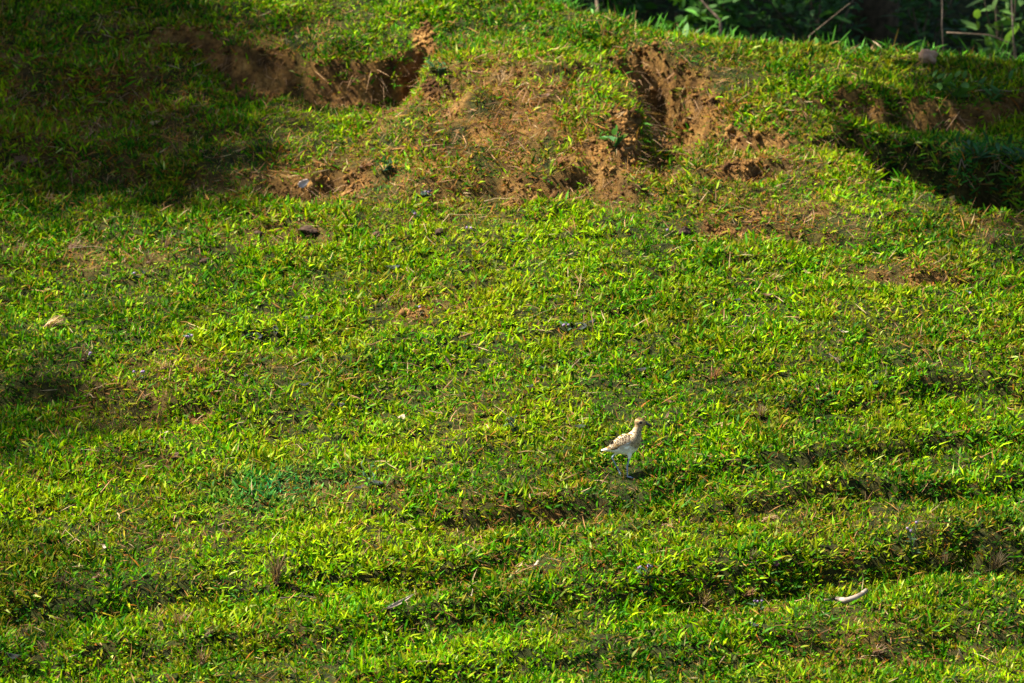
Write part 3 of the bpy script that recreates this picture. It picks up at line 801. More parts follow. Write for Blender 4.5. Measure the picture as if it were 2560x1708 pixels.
def leaves_np(pos, dirs, L, W, col, droop=.35, seed=1):
    """broad leaves, one row of curved lancets"""
    R = np.random.default_rng(seed); n = len(pos)
    N = np.tile([0, 0, 1.0], (n, 1)) + R.normal(0, .25, (n, 3)); N /= np.linalg.norm(N, axis=-1, keepdims=True)
    return blades(pos, N, dirs, np.clip(R.normal(1.0, .35, n), .1, 1.7), L, W, np.full(n, droop) * R.uniform(.3, 1.6, n), col * .9, col * 1.1)
def weed(px, py, hpx, nst, label, flowers=0, leafcol=(.03, .07, .03), spread=.35, leafpx=26, aspect=.42, name='weed', cat='weed', group='weeds standing in the grass', stem_m=None, nleaf=5):
    R = random.Random(int(px * 5 + py)); p = hit_ground(px, py); root = empty(name, p); H = PX(hpx)
    for s in range(nst):
        az = R.uniform(0, 6.283) if nst > 1 else R.uniform(-.5, .5); ln = H * R.uniform(.75, 1.05); sp = spread * R.uniform(.4, 1.1)
        pts = [Vector((math.cos(az) * sp * ln * (k / 4) ** 1.3, math.sin(az) * sp * ln * (k / 4) ** 1.3 * .6, ln * k / 4 - .004)) for k in range(5)]
        bm = bmesh.new(); tube(bm, pts, [.0017, .0015, .0013, .0011, .0008], 5)
        st = link('stem', bm_mesh('stem', bm), stem_m or M_WEEDSTEM, root)
        for k in range(nleaf):
            q = pts[1].lerp(pts[4], k / max(nleaf - 1, 1)) if nleaf > 1 else pts[2]
            a2 = k * 2.4 + R.uniform(-.4, .4)
            L = PX(leafpx) * R.uniform(.7, 1.15) * (1.1 - .1 * k)
            V, lo, s_, tt, kc = leaves_np(np.array([list(q)]), np.array([a2]), np.array([L]), np.array([L * aspect]), np.array([leafcol]) * R.uniform(.7, 1.35), seed=R.randrange(9999))
            link('leaf', np_mesh('leaf', V, lo, s_, tt, kc), M_LEAF, st)
        if s < flowers:
            bm = bmesh.new(); bmesh.ops.create_icosphere(bm, subdivisions=2, radius=.0048)
            for v in bm.verts: v.co = pts[4] + v.co * R.uniform(.75, 1.25)
            link('flower_head', bm_mesh('flower_head', bm), M_LILAC, st)
    tag(root, label, cat, group)

def build_litter():
    # fallen leaves
    D = dead_leaf
    D(757, 493, 44, .6, .5, 'white', 'pale pinkish curled leaf lying below the upper left bank', 1.2, .5, lift=.03)
    D(1359, 249, 46, .4, .15, 'brown', 'curled brown leaf on the bank left of the dark earth hollow', 1.1, .5)
    D(1108, 250, 16, .7, .9, 'pale', 'tiny pale leaf on bare ochre soil below the bank nose', .8, .4)
    D(360, 690, 24, .4, -.8, 'grey', 'small grey blue leaf right of a lilac flower, left slope', .8, .4)
    D(637, 850, 62, .55, .1, 'grey', 'dark grey withered leaf beside two crossed straws, left of centre', .9, .4)
    D(690, 838, 36, .6, 2.0, 'grey', 'smaller dark leaf touching the withered leaf by crossed straws', .9, .4)
    D(772, 806, 40, .5, .4, 'grey', 'dark grey leaf above right of the withered leaf pair', .9, .4)
    D(618, 949, 32, .5, -.3, 'grey', 'dark leaf in grass below the withered leaf pair', .9, .4)
    D(765, 973, 34, .5, .6, 'grey', 'dark leaf halfway between the earth hole and the centre grass', .9, .4)
    D(845, 1026, 44, .45, .1, 'grey', 'flat dark leaf right of the earth hole', .7, .3)
    D(410, 1091, 30, .45, .7, 'pale', 'pale grey green leaf in shade below the earth hole', .8, .4)
    D(362, 998, 38, .35, 1.4, 'tan', 'tan upright curled leaf between the angled straw and earth hole', 1.2, .6, -.7)
    D(271, 952, 26, .4, 1.5, 'brown', 'brown stub of leaf above the angled straw', .8, .5, -.9)
    D(985, 680, 46, .5, .2, 'grey', 'dark leaf in the bright upper middle meadow, left one', .8, .4)
    D(1157, 687, 34, .5, 1.0, 'grey', 'dark leaf in the bright upper middle meadow, middle one', .8, .4)
    D(1284, 615, 34, .6, .1, 'grey', 'dark green grey leaf in the bright upper middle meadow, upper right one', .7, .3)
    D(1016, 605, 44, .2, 1.9, 'tan', 'narrow tan leaf blade leaning between two dung clods', .6, .5, -.5)
    D(1454, 824, 56, .55, .0, 'grey', 'largest dark grey leaf above the bird, with a folded edge', .8, .4)
    D(1480, 812, 34, .5, .9, 'grey', 'dark leaf leaning on the largest dark leaf above the bird', .8, .4)
    D(1359, 928, 32, .45, .2, 'grey', 'dark leaf below the thin forked twig', .8, .4)
    D(1604, 937, 36, .5, .3, 'grey', 'dark glossy leaf straight above the bird head', .8, .4)
    D(1326, 975, 28, .5, 1.0, 'grey', 'small dark leaf above the dark leafy weed left of the bird', .8, .4)
    D(1119, 912, 36, .25, 2.1, 'purple', 'narrow pinkish leaf blade left of centre', .6, .5, -.4)
    D(1454, 1076, 34, .6, .2, 'grey', 'blue grey leaf immediately left of the bird neck', .7, .3)
    D(1004, 1055, 44, .5, .2, 'pale', 'pale silvery leaf left of the small dark weed', .7, .3)
    D(1677, 1014, 34, .45, .0, 'brown', 'reddish brown leaf right of the bird head', .9, .5)
    D(1668, 1050, 30, .3, 1.1, 'brown', 'dark brown leaf by the bird bill tip', .9, .5, -.4)
    D(1606, 1118, 34, .25, 1.8, 'purple', 'pinkish brown blade in front of the bird breast', .6, .4, -.7)
    D(2018, 690, 30, .4, -.7, 'tan', 'tan leaf left of the dark worn ledge on the right', .9, .5)
    D(1920, 748, 30, .5, .3, 'brown', 'dark brown leaf under the tan leaf on the right', .9, .5)
    D(1843, 758, 34, .5, .0, 'grey', 'blue grey leaf in the right hand meadow', .7, .3)
    D(2110, 840, 32, .25, -.2, 'pale', 'thin pale leaf in the right meadow above the black twig', .6, .3)
    D(2523, 796, 34, .55, .4, 'grey', 'dark leaf near the right edge of the meadow', .8, .4)
    D(2044, 978, 26, .45, 1.9, 'tan', 'tan folded leaf left of the thin dark weed', 1.0, .7, -.3)
    D(1799, 1073, 44, .4, .1, 'tan', 'tan crumpled leaf right of the bird at breast height', 1.1, .5)
    D(2046, 1065, 26, .7, .4, 'brown', 'dark brown crumpled leaf in the right meadow beyond the bird', 1.3, .6)
    D(2525, 1032, 20, .6, 1.4, 'pale', 'small pale leaf at the far right edge, level with the bird', .9, .6)
    D(404, 1573, 34, .55, 1.3, 'tan', 'orange tan leaf standing in the lower left grass', .8, .3, -.8)
    D(38, 1657, 48, .5, .0, 'grey', 'grey brown crumpled leaf in the bottom left corner', 1.2, .6)
    D(262, 1378, 24, .4, -.7, 'pale', 'small pale leaf right of the little crossed straws, lower left', .9, .5)
    D(739, 1482, 26, .4, -.3, 'purple', 'purple pink leaf on a dark twig, lower left', .9, .5)
    D(947, 1217, 44, .5, -.1, 'grey', 'blue grey leaf right of the weed stem in the lower meadow', .7, .3)
    D(898, 1228, 38, .5, .5, 'grey', 'dark grey leaf left of the weed stem in the lower meadow', .7, .3)
    D(956, 1281, 34, .3, 1.3, 'purple', 'upright dark red leaf left of the bare soil patch', .6, .4, -.9)
    D(1161, 1303, 34, .2, 1.6, 'pale', 'upright pale straw leaf beside the bare soil patch', .4, .4, -.9)
    D(1340, 1420, 38, .35, -.6, 'pale', 'pale leaf on the worn strip below the bird', .8, .4)
    D(1300, 1424, 26, .4, -1.0, 'tan', 'small tan leaf beside the pale one on the worn strip', .8, .4)
    D(1179, 1495, 32, .2, 1.5, 'pale', 'thin upright pale leaf below the worn strip', .4, .4, -.8)
    D(1622, 1486, 50, .45, .5, 'grey', 'dark grey leaf under the lilac flowers, lower right', .7, .4)
    D(1883, 1572, 42, .45, -.4, 'grey', 'black leaf in grass below left of the bleached stick', .7, .4)
    D(1942, 1421, 26, .7, .6, 'purple', 'pinkish round leaf above left of the bleached stick', .8, .4)
    D(2406, 1656, 58, .16, 1.3, 'pale', 'long upright pale straw leaf in the bottom right', .4, .5, -.7)
    D(2295, 371, 16, .5, 1.6, 'pale', 'tiny pale leaf in the dark earth hole on the right', .8, .4)
    D(1923, 74, 20, .6, .8, 'tan', 'small tan leaf at the dark wood edge behind the crest', .9, .5)
    D(1695, 272, 24, .7, .2, 'yellow', 'bright yellow leaf at the right side of the dark hollow', .6, .3)
    D(1706, 290, 16, .7, 1.2, 'yellow', 'smaller yellow leaf just below the bright yellow one', .6, .3)
    D(1368, 480, 22, .6, .4, 'brown', 'small brown leaf at the foot of the middle bank', .9, .5)
    D(66, 408, 74, .35, -.1, 'brown', 'brown fallen frond piece at the left edge under the dark bank', .8, .4)
    D(388, 318, 34, .7, .3, 'tan', 'ochre tan leaf in the shaded left bank', .7, .3)
    D(435, 1149, 36, .6, .3, 'brown', 'greyish brown crumpled leaf at the lower edge of left shade', 1.3, .6)
    # husk and bleached stick
    D(998, 1531, 86, .16, .42, 'pale', 'long pale tan husk lying in the lower middle grass', .45, .7, name='husk', cat='husk', lift=.022, group='husk on the slope')
    bm = bmesh.new(); P = [hit_ground(*q) for q in ((2062, 1510), (2090, 1511), (2114, 1514), (2138, 1508), (2152, 1503), (2166, 1495))]
    r0 = P[0].copy(); lf = [.012, .016, .016, .018, .021, .026]
    tube(bm, [p - r0 + Vector((0, 0, l)) for p, l in zip(P, lf)], [.0030, .0092, .0102, .0082, .0076, .0062], 10)
    for v in bm.verts: v.co += Vector(rng.normal(0, .0007, 3))
    st = link('stick', bm_mesh('stick', bm), M_STICK); st.location = r0
    tag(st, 'pale bleached crooked stick lying in the lower right grass', 'stick')
    # twigs and straws
    T = twig
    T([(165, 634), (220, 628), (293, 637)], .0018, M_TWIG, 'thin arched twig across the upper left meadow')
    T([(242, 1016), (212, 1006), (250, 978), (304, 954)], .0022, M_STRAW, 'sharply angled pale straw in the left shade')
    T([(472, 819), (531, 842)], .0022, M_STRAW, 'short straw slanting down left of the withered leaf pair')
    T([(622, 850), (668, 864)], .0020, M_STRAW, 'short straw lying across the withered dark leaf')
    T([(1428, 930), (1450, 912), (1490, 886)], .0019, M_TWIG, 'thin forked twig up left of the bird', side=1)
    T([(1128, 793), (1190, 780), (1264, 760)], .0016, M_TWIG, 'long thin twig rising to the right in the centre meadow')
    T([(1443, 753), (1452, 715), (1461, 677)], .0016, M_STRAW, 'upright thin straw in the centre meadow', up=.015)
    T([(1322, 804), (1390, 776)], .0014, M_STRAW, 'faint straw left of the largest dark leaf above the bird')
    T([(1212, 512), (1250, 506), (1300, 510)], .0024, M_STRAW, 'pale straw lying below the middle bank, upper one')
    T([(1105, 568), (1120, 548), (1160, 548), (1215, 546)], .0022, M_STRAW, 'hooked pale straw below the middle bank, lower one')
    T([(2072, 906), (2106, 918)], .0026, M_TWIGD, 'short black forked twig in the right meadow', side=2, up=.02)
    T([(2214, 958), (2216, 930)], .0018, M_TWIGD, 'black upright stub right of the thin dark weed', up=.02)
    T([(2425, 945), (2424, 915), (2422, 890)], .0020, M_TWIGD, 'dark upright stem in the right meadow shade', up=.015)
    T([(170, 1372), (192, 1366), (204, 1374)], .0018, M_STRAW, 'little crossed straws in the lower left grass', side=2)
    T([(296, 1298), (300, 1312)], .0024, M_STRAW, 'short upright pale straw, left below the shaded hollow', up=.018)
    T([(700, 1506), (760, 1500), (810, 1507)], .0022, M_TWIGD, 'dark twig under the purple pink leaf', side=2)
    T([(1598, 1400), (1640, 1393), (1676, 1386)], .0018, M_STRAW, 'thin straw below the bent grass loop')
    T([(1870, 1434), (1910, 1425), (1945, 1408)], .0018, M_TWIGD, 'dark twig left of the pinkish round leaf')
    T([(2350, 1205), (2390, 1190), (2415, 1174)], .0018, M_STRAW, 'tan straw slanting in the right meadow')
    T([(1040, 1672), (1065, 1668), (1082, 1674)], .0020, M_STRAW, 'curled straw near the bottom middle edge')
    T([(1315, 270), (1322, 258), (1360, 252)], .0022, M_STRAW, 'hooked straw at the curled brown leaf on the bank')
    T([(2395, 473), (2415, 464), (2428, 446)], .0022, M_TWIG, 'grey twig sticking out over the right gully')
    T([(2440, 236), (2500, 250), (2575, 262)], .0030, M_TWIG, 'long twig along the right hollow under the crest')
    T([(2485, 480), (2520, 478), (2580, 481)], .0028, M_TWIG, 'twig lying in the dark gully at the right edge', side=1)
    T([(2480, 520), (2490, 500), (2498, 486)], .0022, M_STRAW, 'pale bent straw at the right gully rim')
    T([(1820, 690), (1825, 640)], .0014, M_STRAW, 'faint upright straw in the right upper meadow', up=.014)
    T([(2320, 615), (2380, 606)], .0018, M_STRAW, 'straw lying in grass above the worn right ledge')
    T([(1660, 600), (1685, 585)], .0018, M_STRAW, 'short straw left of the dung clod at upper right')
    # dung clods and stone
    K = lambda *a: lump(*a[:3], a[3], M_CLOD, a[4], 'dung_clod', 'dung', 'dung clods in the meadow')
    K(776, 583, 58, .3, 'largest flat dark dung clod in the upper left meadow')
    K(648, 588, 30, .5, 'small dark dung clod left of the largest flat one')
    K(512, 661, 30, .6, 'brown dung clod lowest on the left meadow')
    K(1102, 586, 32, .7, 'round dark dung clod in the upper middle meadow')
    K(943, 592, 26, .7, 'small dung clod left of the tan leaning leaf')
    K(1710, 588, 40, .7, 'dark dung clod in the upper right meadow')
    lump(2320, 160, 56, .75, M_STONE, 'round reddish brown stone on the crest before the dark wood', 'stone', 'stone', None, .95)
    # dry tufts
    t = tuft
    t(120, 815, 70, .25, 46, .9, 'tan', 'bent tan grass tuft leaning right at the left edge')
    t(48, 640, 50, .3, 36, 0, 'brown', 'brown grass tuft at the upper left edge of the meadow')
    t(417, 622, 52, .12, 26, 0, 'brown', 'slim brown grass tuft, upper left, below the bank')
    t(372, 660, 44, .3, 30, 0, 'brown', 'loose brown grass tuft left of the slim one')
    t(178, 620, 40, .4, 34, .5, 'brown', 'brown sweeping grass tuft above the thin arched twig')
    t(692, 1460, 92, .13, 70, 0, 'brown', 'tallest upright dry grass tuft, lower left of centre')
    t(150, 1470, 50, .35, 44, 0, 'dark', 'dark spiky grass tuft, lower left')
    t(238, 1448, 28, .6, 34, .3, 'brown', 'low brown grass tuft right of the dark spiky one')
    t(448, 1570, 46, .25, 40, 0, 'brown', 'brown grass tuft right of the orange tan leaf')
    t(520, 1590, 40, .45, 40, .3, 'dark', 'dark spreading grass tuft beside the brown one, lower left')
    t(505, 1660, 52, .25, 44, 0, 'brown', 'brown grass tuft near the bottom, left of centre')
    t(110, 1630, 38, .3, 34, 0, 'brown', 'brown grass tuft near the bottom left corner')
    t(62, 1590, 36, .4, 34, 0, 'dark', 'dark grass tuft in the lower left shade')
    t(1330, 1700, 52, .22, 40, -.3, 'dark', 'dark grass tuft at the bottom middle edge')
    t(1788, 955, 50, .3, 40, 0, 'red', 'reddish brown grass tuft up right of the bird')
    t(1900, 1040, 40, .35, 34, 0, 'brown', 'brown grass tuft right of the bird, above its legs')
    t(1660, 1316, 40, .3, 30, 1.2, 'tan', 'bent loop of dry grass below right of the bird')
    t(1905, 1305, 60, .22, 40, 1.2, 'tan', 'long dry grass swept right in the lower right meadow')
    t(1881, 1400, 40, .2, 34, 0, 'dark', 'dark upright stub of grass, lower right')
    t(2487, 1430, 70, .4, 70, 0, 'dark', 'large dark grass tuft in the shaded dip at lower right')
    t(2360, 1415, 55, .5, 60, 0, 'dark', 'dark grass tuft left of the large one in the dip')
    t(1861, 1488, 40, .8, 44, .4, 'red', 'flattened reddish dry tuft left of the lilac weed, lower right')
    t(1762, 1520, 44, .5, 30, .2, 'tan', 'pale straw tuft left of the flattened reddish one')
    t(2190, 1640, 34, .8, 34, .3, 'brown', 'sprawling brown tuft near the bottom right')
    t(2480, 610, 50, .35, 44, 0, 'brown', 'brown grass tuft at the upper right end of the meadow')
    t(1925, 705, 44, .5, 34, .4, 'tan', 'dry tuft beside the tan leaf on the right')
    t(500, 935, 40, .3, 50, 0, 'red', 'thin reddish tuft above the earth hole')
    t(410, 925, 36, .35, 34, 0, 'tan', 'thin tan tuft left of the reddish one above the earth hole')
    t(210, 905, 50, .35, 40, 0, 'dark', 'dark wispy tuft in the left meadow above the shade')
    t(570, 1195, 40, .2, 24, 0, 'dark', 'slim dark tuft at the lower edge of the left shade')
    t(1250, 215, 60, .35, 40, 0, 'tan', 'tan dry tuft on the brown bank left of the hollow')
    t(1420, 215, 50, .6, 40, -.4, 'tan', 'tan sprawling tuft on the bank nearest the hollow')
    t(905, 420, 44, .7, 44, .3, 'red', 'reddish dead tuft on the low soil step')
    t(1390, 415, 44, .7, 44, .3, 'red', 'reddish dead tuft at the middle bank foot')
    t(320, 330, 50, .8, 44, .5, 'brown', 'flattened brown tuft in the shaded left bank')
    t(117, 505, 40, .6, 34, .4, 'brown', 'brown tuft at the left below the dark bank')
    # weeds
    W = weed
    W(1282, 1085, 44, 5, 'small dark leafy weed left of the bird', 0, (.03, .05, .03), .7, 22, .35, nleaf=3)
    W(925, 1228, 66, 3, 'weed with tall bare stem and small top leaves, lower meadow', 0, (.05, .10, .05), .45, 18, .4, nleaf=4)
    W(2183, 970, 56, 3, 'thin dark weed in the right meadow', 0, (.02, .04, .02), .4, 20, .4, nleaf=3)
    W(2282, 1405, 96, 4, 'tall dark weed with lilac flowers, lower right', 3, (.03, .06, .025), .45, 22, .4, nleaf=4)
    W(1898, 1535, 40, 3, 'lilac flowered weed left of the bleached stick', 3, (.03, .07, .03), .4, 20, .4, nleaf=3)
    W(1612, 1462, 44, 5, 'lilac flowered weed cluster under the bent grass loop', 5, (.03, .07, .03), .6, 20, .4, nleaf=3)
    W(470, 866, 30, 3, 'lilac flowered weed left of the two crossed straws', 3, (.03, .08, .03), .5, 16, .4, nleaf=2)
    W(331, 700, 22, 1, 'single lilac flower beside the small grey blue leaf', 1, (.03, .08, .03), .3, 14, .4, nleaf=2)
    W(215, 905, 26, 2, 'pair of lilac flowers in the left meadow at the dark wispy tuft', 2, (.03, .08, .03), .5, 14, .4, nleaf=2)
    W(345, 955, 26, 3, 'lilac flowers right of the angled straw', 3, (.03, .08, .03), .6, 14, .4, nleaf=2)
    W(1062, 498, 28, 4, 'lilac flower cluster at the foot of the middle bank', 4, (.02, .06, .03), .7, 18, .45, nleaf=3)
    W(1040, 550, 26, 3, 'lilac flowers just below the cluster by the middle bank', 3, (.03, .07, .03), .6, 16, .45, nleaf=2)
    W(1172, 586, 22, 2, 'two lilac flowers right of the round dark dung clod', 2, (.03, .08, .03), .5, 14, .4, nleaf=2)
    W(1043, 786, 22, 1, 'lilac flower on the brown worn spot of the centre meadow', 1, (.03, .08, .03), .3, 14, .4, nleaf=2)
    W(1420, 832, 24, 3, 'lilac flowers around the largest dark leaf above the bird', 3, (.03, .08, .03), .8, 14, .4, nleaf=2)
    W(2422, 752, 22, 1, 'single lilac flower on the right meadow', 1, (.03, .08, .03), .3, 14, .4, nleaf=2)
    W(1662, 592, 22, 1, 'single lilac flower left of the upper right dung clod', 1, (.03, .08, .03), .3, 14, .4, nleaf=2)
    W(2388, 250, 70, 6, 'broad leaved green plant hanging at the right hollow', 0, (.06, .15, .02), .9, 46, .5, nleaf=4, group='plants at the hollow and wood edge')
    W(2480, 262, 70, 5, 'leafy green plant right of the broad leaved one', 0, (.04, .11, .02), .9, 40, .35, nleaf=4, group='plants at the hollow and wood edge')
    W(1540, 375, 50, 5, 'green weed with broad leaves on the bare bank corner', 0, (.05, .14, .04), .9, 40, .35, nleaf=3, group='plants at the hollow and wood edge')
    W(1100, 195, 40, 4, 'small dark green weed on the bank nose', 0, (.03, .08, .025), .9, 30, .4, nleaf=3, group='plants at the hollow and wood edge')
    W(960, 440, 40, 5, 'dark green weed clump below the low soil step', 0, (.03, .09, .04), 1.0, 24, .4, nleaf=3, group='plants at the hollow and wood edge')
    W(2440, 420, 70, 6, 'dark bladed plant in the right gully', 0, (.03, .09, .03), .8, 50, .2, nleaf=3, group='plants at the hollow and wood edge')
    W(2540, 450, 80, 6, 'dark plant at the right edge of the gully', 0, (.025, .08, .025), .8, 50, .3, nleaf=3, group='plants at the hollow and wood edge')
build_litter()

# ------------------------------------------------------------------ the wood edge beyond the crest
def shrub(x, y, H, R0, nst, nleaf, L, aspect, col, label, seed, name='understorey_shrub'):
    R = random.Random(seed); NR = np.random.default_rng(seed)
    root = empty(name, (x, y, gz(x, y) - .01))
    tips = []
    for s in range(nst):
        az = R.uniform(0, 6.283); ln = H * R.uniform(.7, 1.1); sp = R0 * R.uniform(.3, 1.0)
        pts = [Vector((math.cos(az) * sp * (k / 5) ** 1.2, math.sin(az) * sp * (k / 5) ** 1.2, ln * (k / 5) ** .9)) for k in range(6)]
        pts = [p + Vector((R.uniform(-.015, .015), R.uniform(-.015, .015), 0)) * (i > 0) for i, p in enumerate(pts)]
        bm = bmesh.new(); tube(bm, pts, [.006, .0055, .0048, .004, .003, .0018], 6)
        link('stem', bm_mesh('stem', bm), M_BARK, root)
        tips += [(pts[k], pts[k + 1]) for k in range(1, 5)]
    pos = []; 
    for i in range(nleaf):
        a, b_ = R.choice(tips); q = a.lerp(b_, R.random()) + Vector((R.gauss(0, R0 * .28), R.gauss(0, R0 * .28), R.gauss(0, H * .10)))
        q.z = max(q.z, .01); pos.append(q)
    n = nleaf
    c = np.array(col) * NR.lognormal(0, .35, (n, 1)) * np.array([1, 1, 1])
    ll = L * NR.uniform(.6, 1.25, n)
    V, lo, st, tt, kc = leaves_np(np.array([list(q) for q in pos]), NR.uniform(0, 6.283, n), ll, ll * aspect, c, .4, seed)
    f = link('foliage', np_mesh('foliage', V, lo, st, tt, kc), M_LEAF, root)
    tag(root, label, 'shrub', 'dark shrubs beyond the crest')
def build_wood():
    G = [(.040, .115, .014), (.030, .085, .016), (.06, .15, .016)]
    shrub(-.42, 5.9, .62, .30, 6, 620, .06, .38, G[0], 'leafy shrub at the top edge above the bank crest, leftmost', 1)
    shrub(.05, 5.7, .55, .26, 6, 560, .055, .4, G[1], 'dark shrub behind the crest above the earth hollow', 2)
    shrub(.48, 5.55, .60, .28, 6, 620, .065, .35, G[0], 'shrub behind the crest right of the earth hollow', 3)
    shrub(.95, 5.7, .62, .28, 6, 520, .07, .3, G[1], 'dark shrub behind the middle of the right crest', 4)
    shrub(1.42, 5.9, .55, .20, 5, 260, .06, .35, G[1], 'thin dark shrub beside the black gap in the wood', 5)
    shrub(1.72, 5.25, .62, .20, 5, 90, .09, .35, (.085, .17, .03), 'pale green broad leaved shrub standing over the round stone', 6)
    shrub(2.10, 5.6, .50, .26, 6, 420, .06, .32, G[2], 'green shrub at the far right behind the crest', 7)
    shrub(.2, 6.9, .9, .4, 7, 700, .07, .38, G[1], 'tall dark shrub deep in the wood, left one', 8)
    shrub(1.0, 7.2, .9, .4, 7, 700, .07, .38, G[1], 'tall dark shrub deep in the wood, middle one', 9)
    shrub(2.2, 7.3, .8, .4, 7, 600, .07, .38, G[2], 'tall green shrub deep in the wood, right one', 10)
    # low ground cover of the wood floor
    n = 16000
    x = rng.uniform(-1.2, 3.3, n); y = rng.uniform(3.7, 9.5, n)
    yc = crest_y(x)
    k = (y > yc + .35); x, y = x[k], y[k]; n = len(x)
    z = height(x, y)
    c = np.where(rng.random((n, 1)) < .2, np.array([[.06, .035, .018]]), np.array([[.045, .13, .016]])) * rng.lognormal(0, .4, (n, 1))
    L = np.clip(rng.lognormal(math.log(.045), .35, n), .015, .09)
    V, lo, st, tt, kc = leaves_np(np.stack([x, y, z], -1), rng.uniform(0, 6.283, n), L, L * rng.uniform(.12, .4, n), c, .4, 77)
    tag(link('undergrowth', np_mesh('undergrowth', V, lo, st, tt, kc), M_LEAF), 'low leafy undergrowth covering the shaded ground behind the crest', 'undergrowth', kind='stuff')
    n = 7000
    x = rng.uniform(-.8, 2.4, n); y = crest_y(x) + .2 + rng.uniform(.22, 1.1, n) ** 1.2 + .12 * fbm(x * 4, x * 0 + 3, 2); z = height(x, y)
    c = np.where(rng.random((n, 1)) < .12, np.array([[.15, .10, .04]]), np.array([[.035, .12, .010]])) * rng.lognormal(0, .45, (n, 1))
    L = np.clip(rng.lognormal(math.log(.055), .4, n), .02, .12) * (.5 + fbm(x * 5 + 3, y * 5, 2))
    V, lo, st, tt, kc = blades(np.stack([x, y, z], -1), np.tile([0, 0, 1.0], (n, 1)), rng.uniform(0, 6.283, n), np.abs(rng.normal(.35, .3, n)), L, np.clip(L * .09, .003, .011), np.abs(rng.normal(.45, .3, n)), c * .8, c * 1.1)
    tag(link('rough_grass', np_mesh('rough_grass', V, lo, st, tt, kc), M_GRASS), 'taller rough grass along the back of the crest before the wood', 'rough grass', kind='stuff')
    # bare stems and dead branches at the wood edge
    def branch(pts, rad, m, label, seed=1, name='dead_branch', cat='branch'):
        """points: (px, py, distance beyond the crest point y)"""
        P = []
        for px, py, yy in pts:
            d = ray(px, py); t_ = (yy - CAM[1]) / d[1]; P.append(Vector(CAM + d * t_))
        P = P + []
        # carry the low end down to the ground
        lo = min((P[0], P[-1]), key=lambda v: v.z)
        g = Vector((lo.x + .02, lo.y, gz(lo.x + .02, lo.y) - .01))
        P = [g] + P if lo is P[0] else P + [g]
        r0 = P[0].copy(); bm = bmesh.new()
        Q = []
        for i in range(len(P) - 1):
            for k_ in range(3): Q.append(P[i].lerp(P[i + 1], k_ / 3))
        Q.append(P[-1])
        tube(bm, [q - r0 for q in Q], [rad * (1 - .45 * i / (len(Q) - 1)) for i in range(len(Q))], 7)
        o = link(name, bm_mesh(name, bm), m); o.location = r0
        tag(o, label, cat, 'bare stems at the wood edge')
    branch([(1492, 45, 5.0), (1494, 20, 5.05), (1488, -30, 5.1)], .012, M_BARK, 'stout brown stem behind the bank crest at the top edge', name='tree_stem', cat='stem')
    branch([(1800, 50, 4.9), (1770, 20, 4.95), (1735, -20, 5.0)], .008, M_BARK, 'slanting brown stem at the wood edge')
    branch([(2022, 91, 4.4), (2070, 52, 4.5), (2125, 8, 4.6)], .0026, M_BARK, 'long thin straight twig rising right out of the grass crest')
    branch([(2205, 121, 4.1), (2190, 108, 4.2), (2172, 99, 4.25)], .004, M_TWIG, 'short bent twig on the crest left of the round stone')
    branch([(2366, 82, 4.6), (2420, 85, 4.6), (2472, 88, 4.65), (2538, 113, 4.7)], .004, M_BARK, 'bare horizontal branch right of the round stone')
    branch([(2355, 60, 5.0), (2356, 20, 5.05), (2354, -40, 5.1)], .004, M_TWIGD, 'dark upright stem above the horizontal branch')
    branch([(2532, 70, 4.9), (2530, 30, 4.95), (2528, -30, 5.0)], .004, M_TWIGD, 'dark upright stem at the far right top edge')
build_wood()

# ------------------------------------------------------------------ trees standing left of the view: they shade bank and wood; left-edge and gully ones are added for shade
def tree(x, y, top, rad, label, seed, nleaf=5200, flat=.75):
    R = random.Random(seed); NR = np.random.default_rng(seed)
    root = empty('shade_tree', (x, y, gz(x, y) - .05))
    H = top - root.location.z
    bm = bmesh.new()
    tk = [Vector((R.uniform(-.1, .1) * k / 5, R.uniform(-.1, .1) * k / 5, H * .75 * k / 5)) for k in range(6)]
    tube(bm, tk, [.16, .13, .11, .09, .07, .04], 10)
    ends = []
    for k in range(16):
        b0 = tk[2].lerp(tk[5], R.random()); az = R.uniform(0, 6.283); e = Vector((math.cos(az) * rad * R.uniform(.4, .95), math.sin(az) * rad * R.uniform(.4, .95), 0))
        t1 = b0 + e * .5 + Vector((0, 0, rad * .25)); t2 = Vector((e.x, e.y, H * .78 + R.uniform(-.5, .6) * rad * flat))
        tube(bm, [b0, t1, t2], [.045, .03, .012], 6); ends += [t1.lerp(t2, .4), t2, t1.lerp(t2, .75)]
    link('trunk', bm_mesh('trunk', bm), M_BARK, root)
    pos = []
    for i in range(nleaf):
        e = R.choice(ends); pos.append([e.x + R.gauss(0, rad * .17), e.y + R.gauss(0, rad * .17), e.z + R.gauss(0, rad * .14)])
    c = np.array([.05, .12, .02]) * NR.lognormal(0, .3, (nleaf, 1)); ll = NR.uniform(.09, .17, nleaf)
    V, lo, st, tt, kc = leaves_np(np.array(pos), NR.uniform(0, 6.283, nleaf), ll, ll * .45, c, .3, seed)
    link('crown', np_mesh('crown', V, lo, st, tt, kc), M_LEAF, root)
    tag(root, label, 'tree', 'trees beside the slope')
def shade_tree(px, py, t_, rad, label, seed, nleaf=5200):
    p = hit_ground(px, py) + SUN * t_
    tree(p.x, p.y, p.z + rad * .6, rad, label, seed, nleaf)
shade_tree(-40, 200, 6.5, 1.45, 'leafy tree left of the slope shading the upper left bank', 21, 5600)
shade_tree(-180, 960, 8.0, 1.35, 'smaller leafy tree added out of view to shade the left meadow edge', 22, 800)  # unseen tree added to dim the left edge of the meadow
def wood_tree(sx, sy, zc, rad, label, seed, nleaf):
    p = Vector((sx, sy, .6)) + SUN * ((zc - .6) / SUN.z)
    tree(p.x, p.y, p.z + rad * .6, rad, label, seed, nleaf)
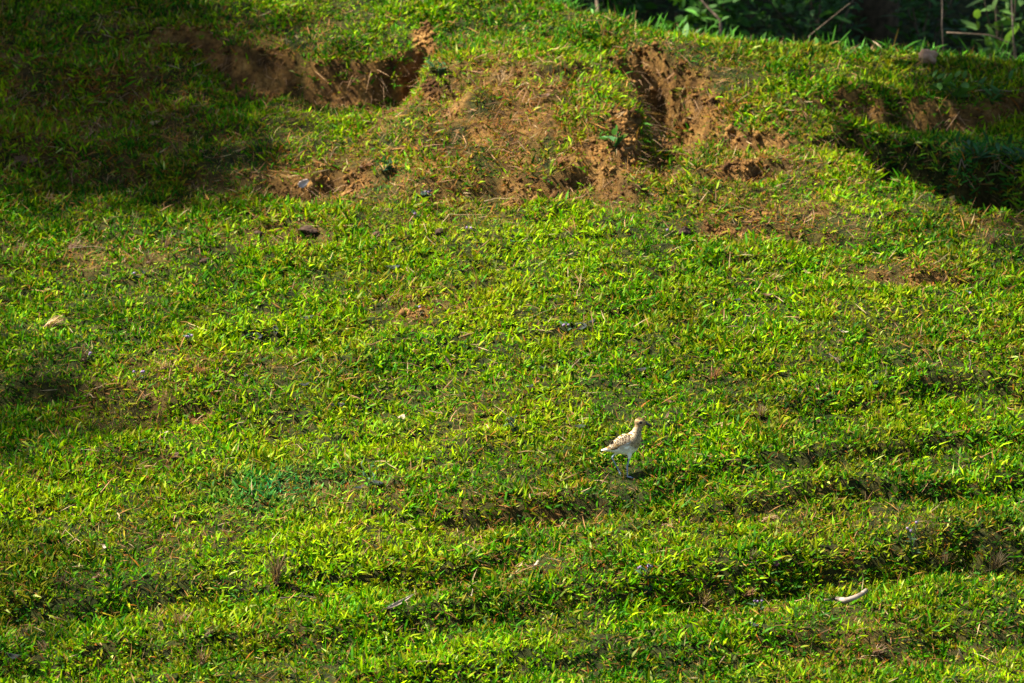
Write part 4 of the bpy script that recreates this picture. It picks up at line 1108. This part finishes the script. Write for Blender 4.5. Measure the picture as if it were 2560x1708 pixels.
wood_tree(.9, 7.0, 6.5, 2.2, 'large leafy tree behind the bank shading the wood edge', 23, 8000)
wood_tree(3.2, 6.6, 6.5, 1.9, 'large leafy tree right of the wood edge', 24, 7000)

def added_limb_tree(x, y, cx, cy, cz, rad, label, seed, nleaf):
    """tree added in the wood, its crown hung forward to shade the slope"""
    R = random.Random(seed); NR = np.random.default_rng(seed)
    z0 = gz(x, y) - .05; root = empty('added_leaning_tree', (x, y, z0))
    c = Vector((cx - x, cy - y, cz - z0)); bm = bmesh.new()
    pts = [Vector((0, 0, 0)), Vector((.03, -.02, .8)), Vector((-.02, -.1, 1.7)), Vector((c.x * .18, c.y * .2, c.z * .82)), Vector((c.x * .55, c.y * .6, c.z * .98)), c]
    tube(bm, pts, [.11, .095, .085, .07, .05, .02], 10)
    ends = []
    for k in range(12):
        b0 = pts[4].lerp(c, R.random()); e = c + Vector((R.gauss(0, rad * .5), R.gauss(0, rad * .75), R.gauss(0, rad * .2)))
        tube(bm, [b0, b0.lerp(e, .5) + Vector((0, 0, .06)), e], [.022, .015, .006], 6); ends += [e, b0.lerp(e, .7)]
    link('trunk', bm_mesh('trunk', bm), M_BARK, root)
    P = []
    for i in range(nleaf):
        e = R.choice(ends); P.append([e.x + R.gauss(0, rad * .2), e.y + R.gauss(0, rad * .25), e.z + R.gauss(0, rad * .12)])
    ll = NR.uniform(.06, .12, nleaf); col = np.array([.05, .12, .02]) * NR.lognormal(0, .3, (nleaf, 1))
    V, lo, st, tt, kc = leaves_np(np.array(P), NR.uniform(0, 6.283, nleaf), ll, ll * .45, col, .3, seed)
    link('crown', np_mesh('crown', V, lo, st, tt, kc), M_LEAF, root)
    tag(root, label, 'tree', 'trees beside the slope')
_q = hit_ground(2520, 400) + SUN * 3.6  # crown position: tree and limb are added to throw shade on the gully
added_limb_tree(1.22, 6.4, _q.x, _q.y, _q.z, .62, 'dark tree added in the wood above the round stone, its limb shading the gully', 31, 2600)

shade_tree(-120, 1560, 8.0, 1.1, 'slender leafy tree added out of view to darken the bottom left corner', 26, 1000)  # unseen tree, added only to darken this corner
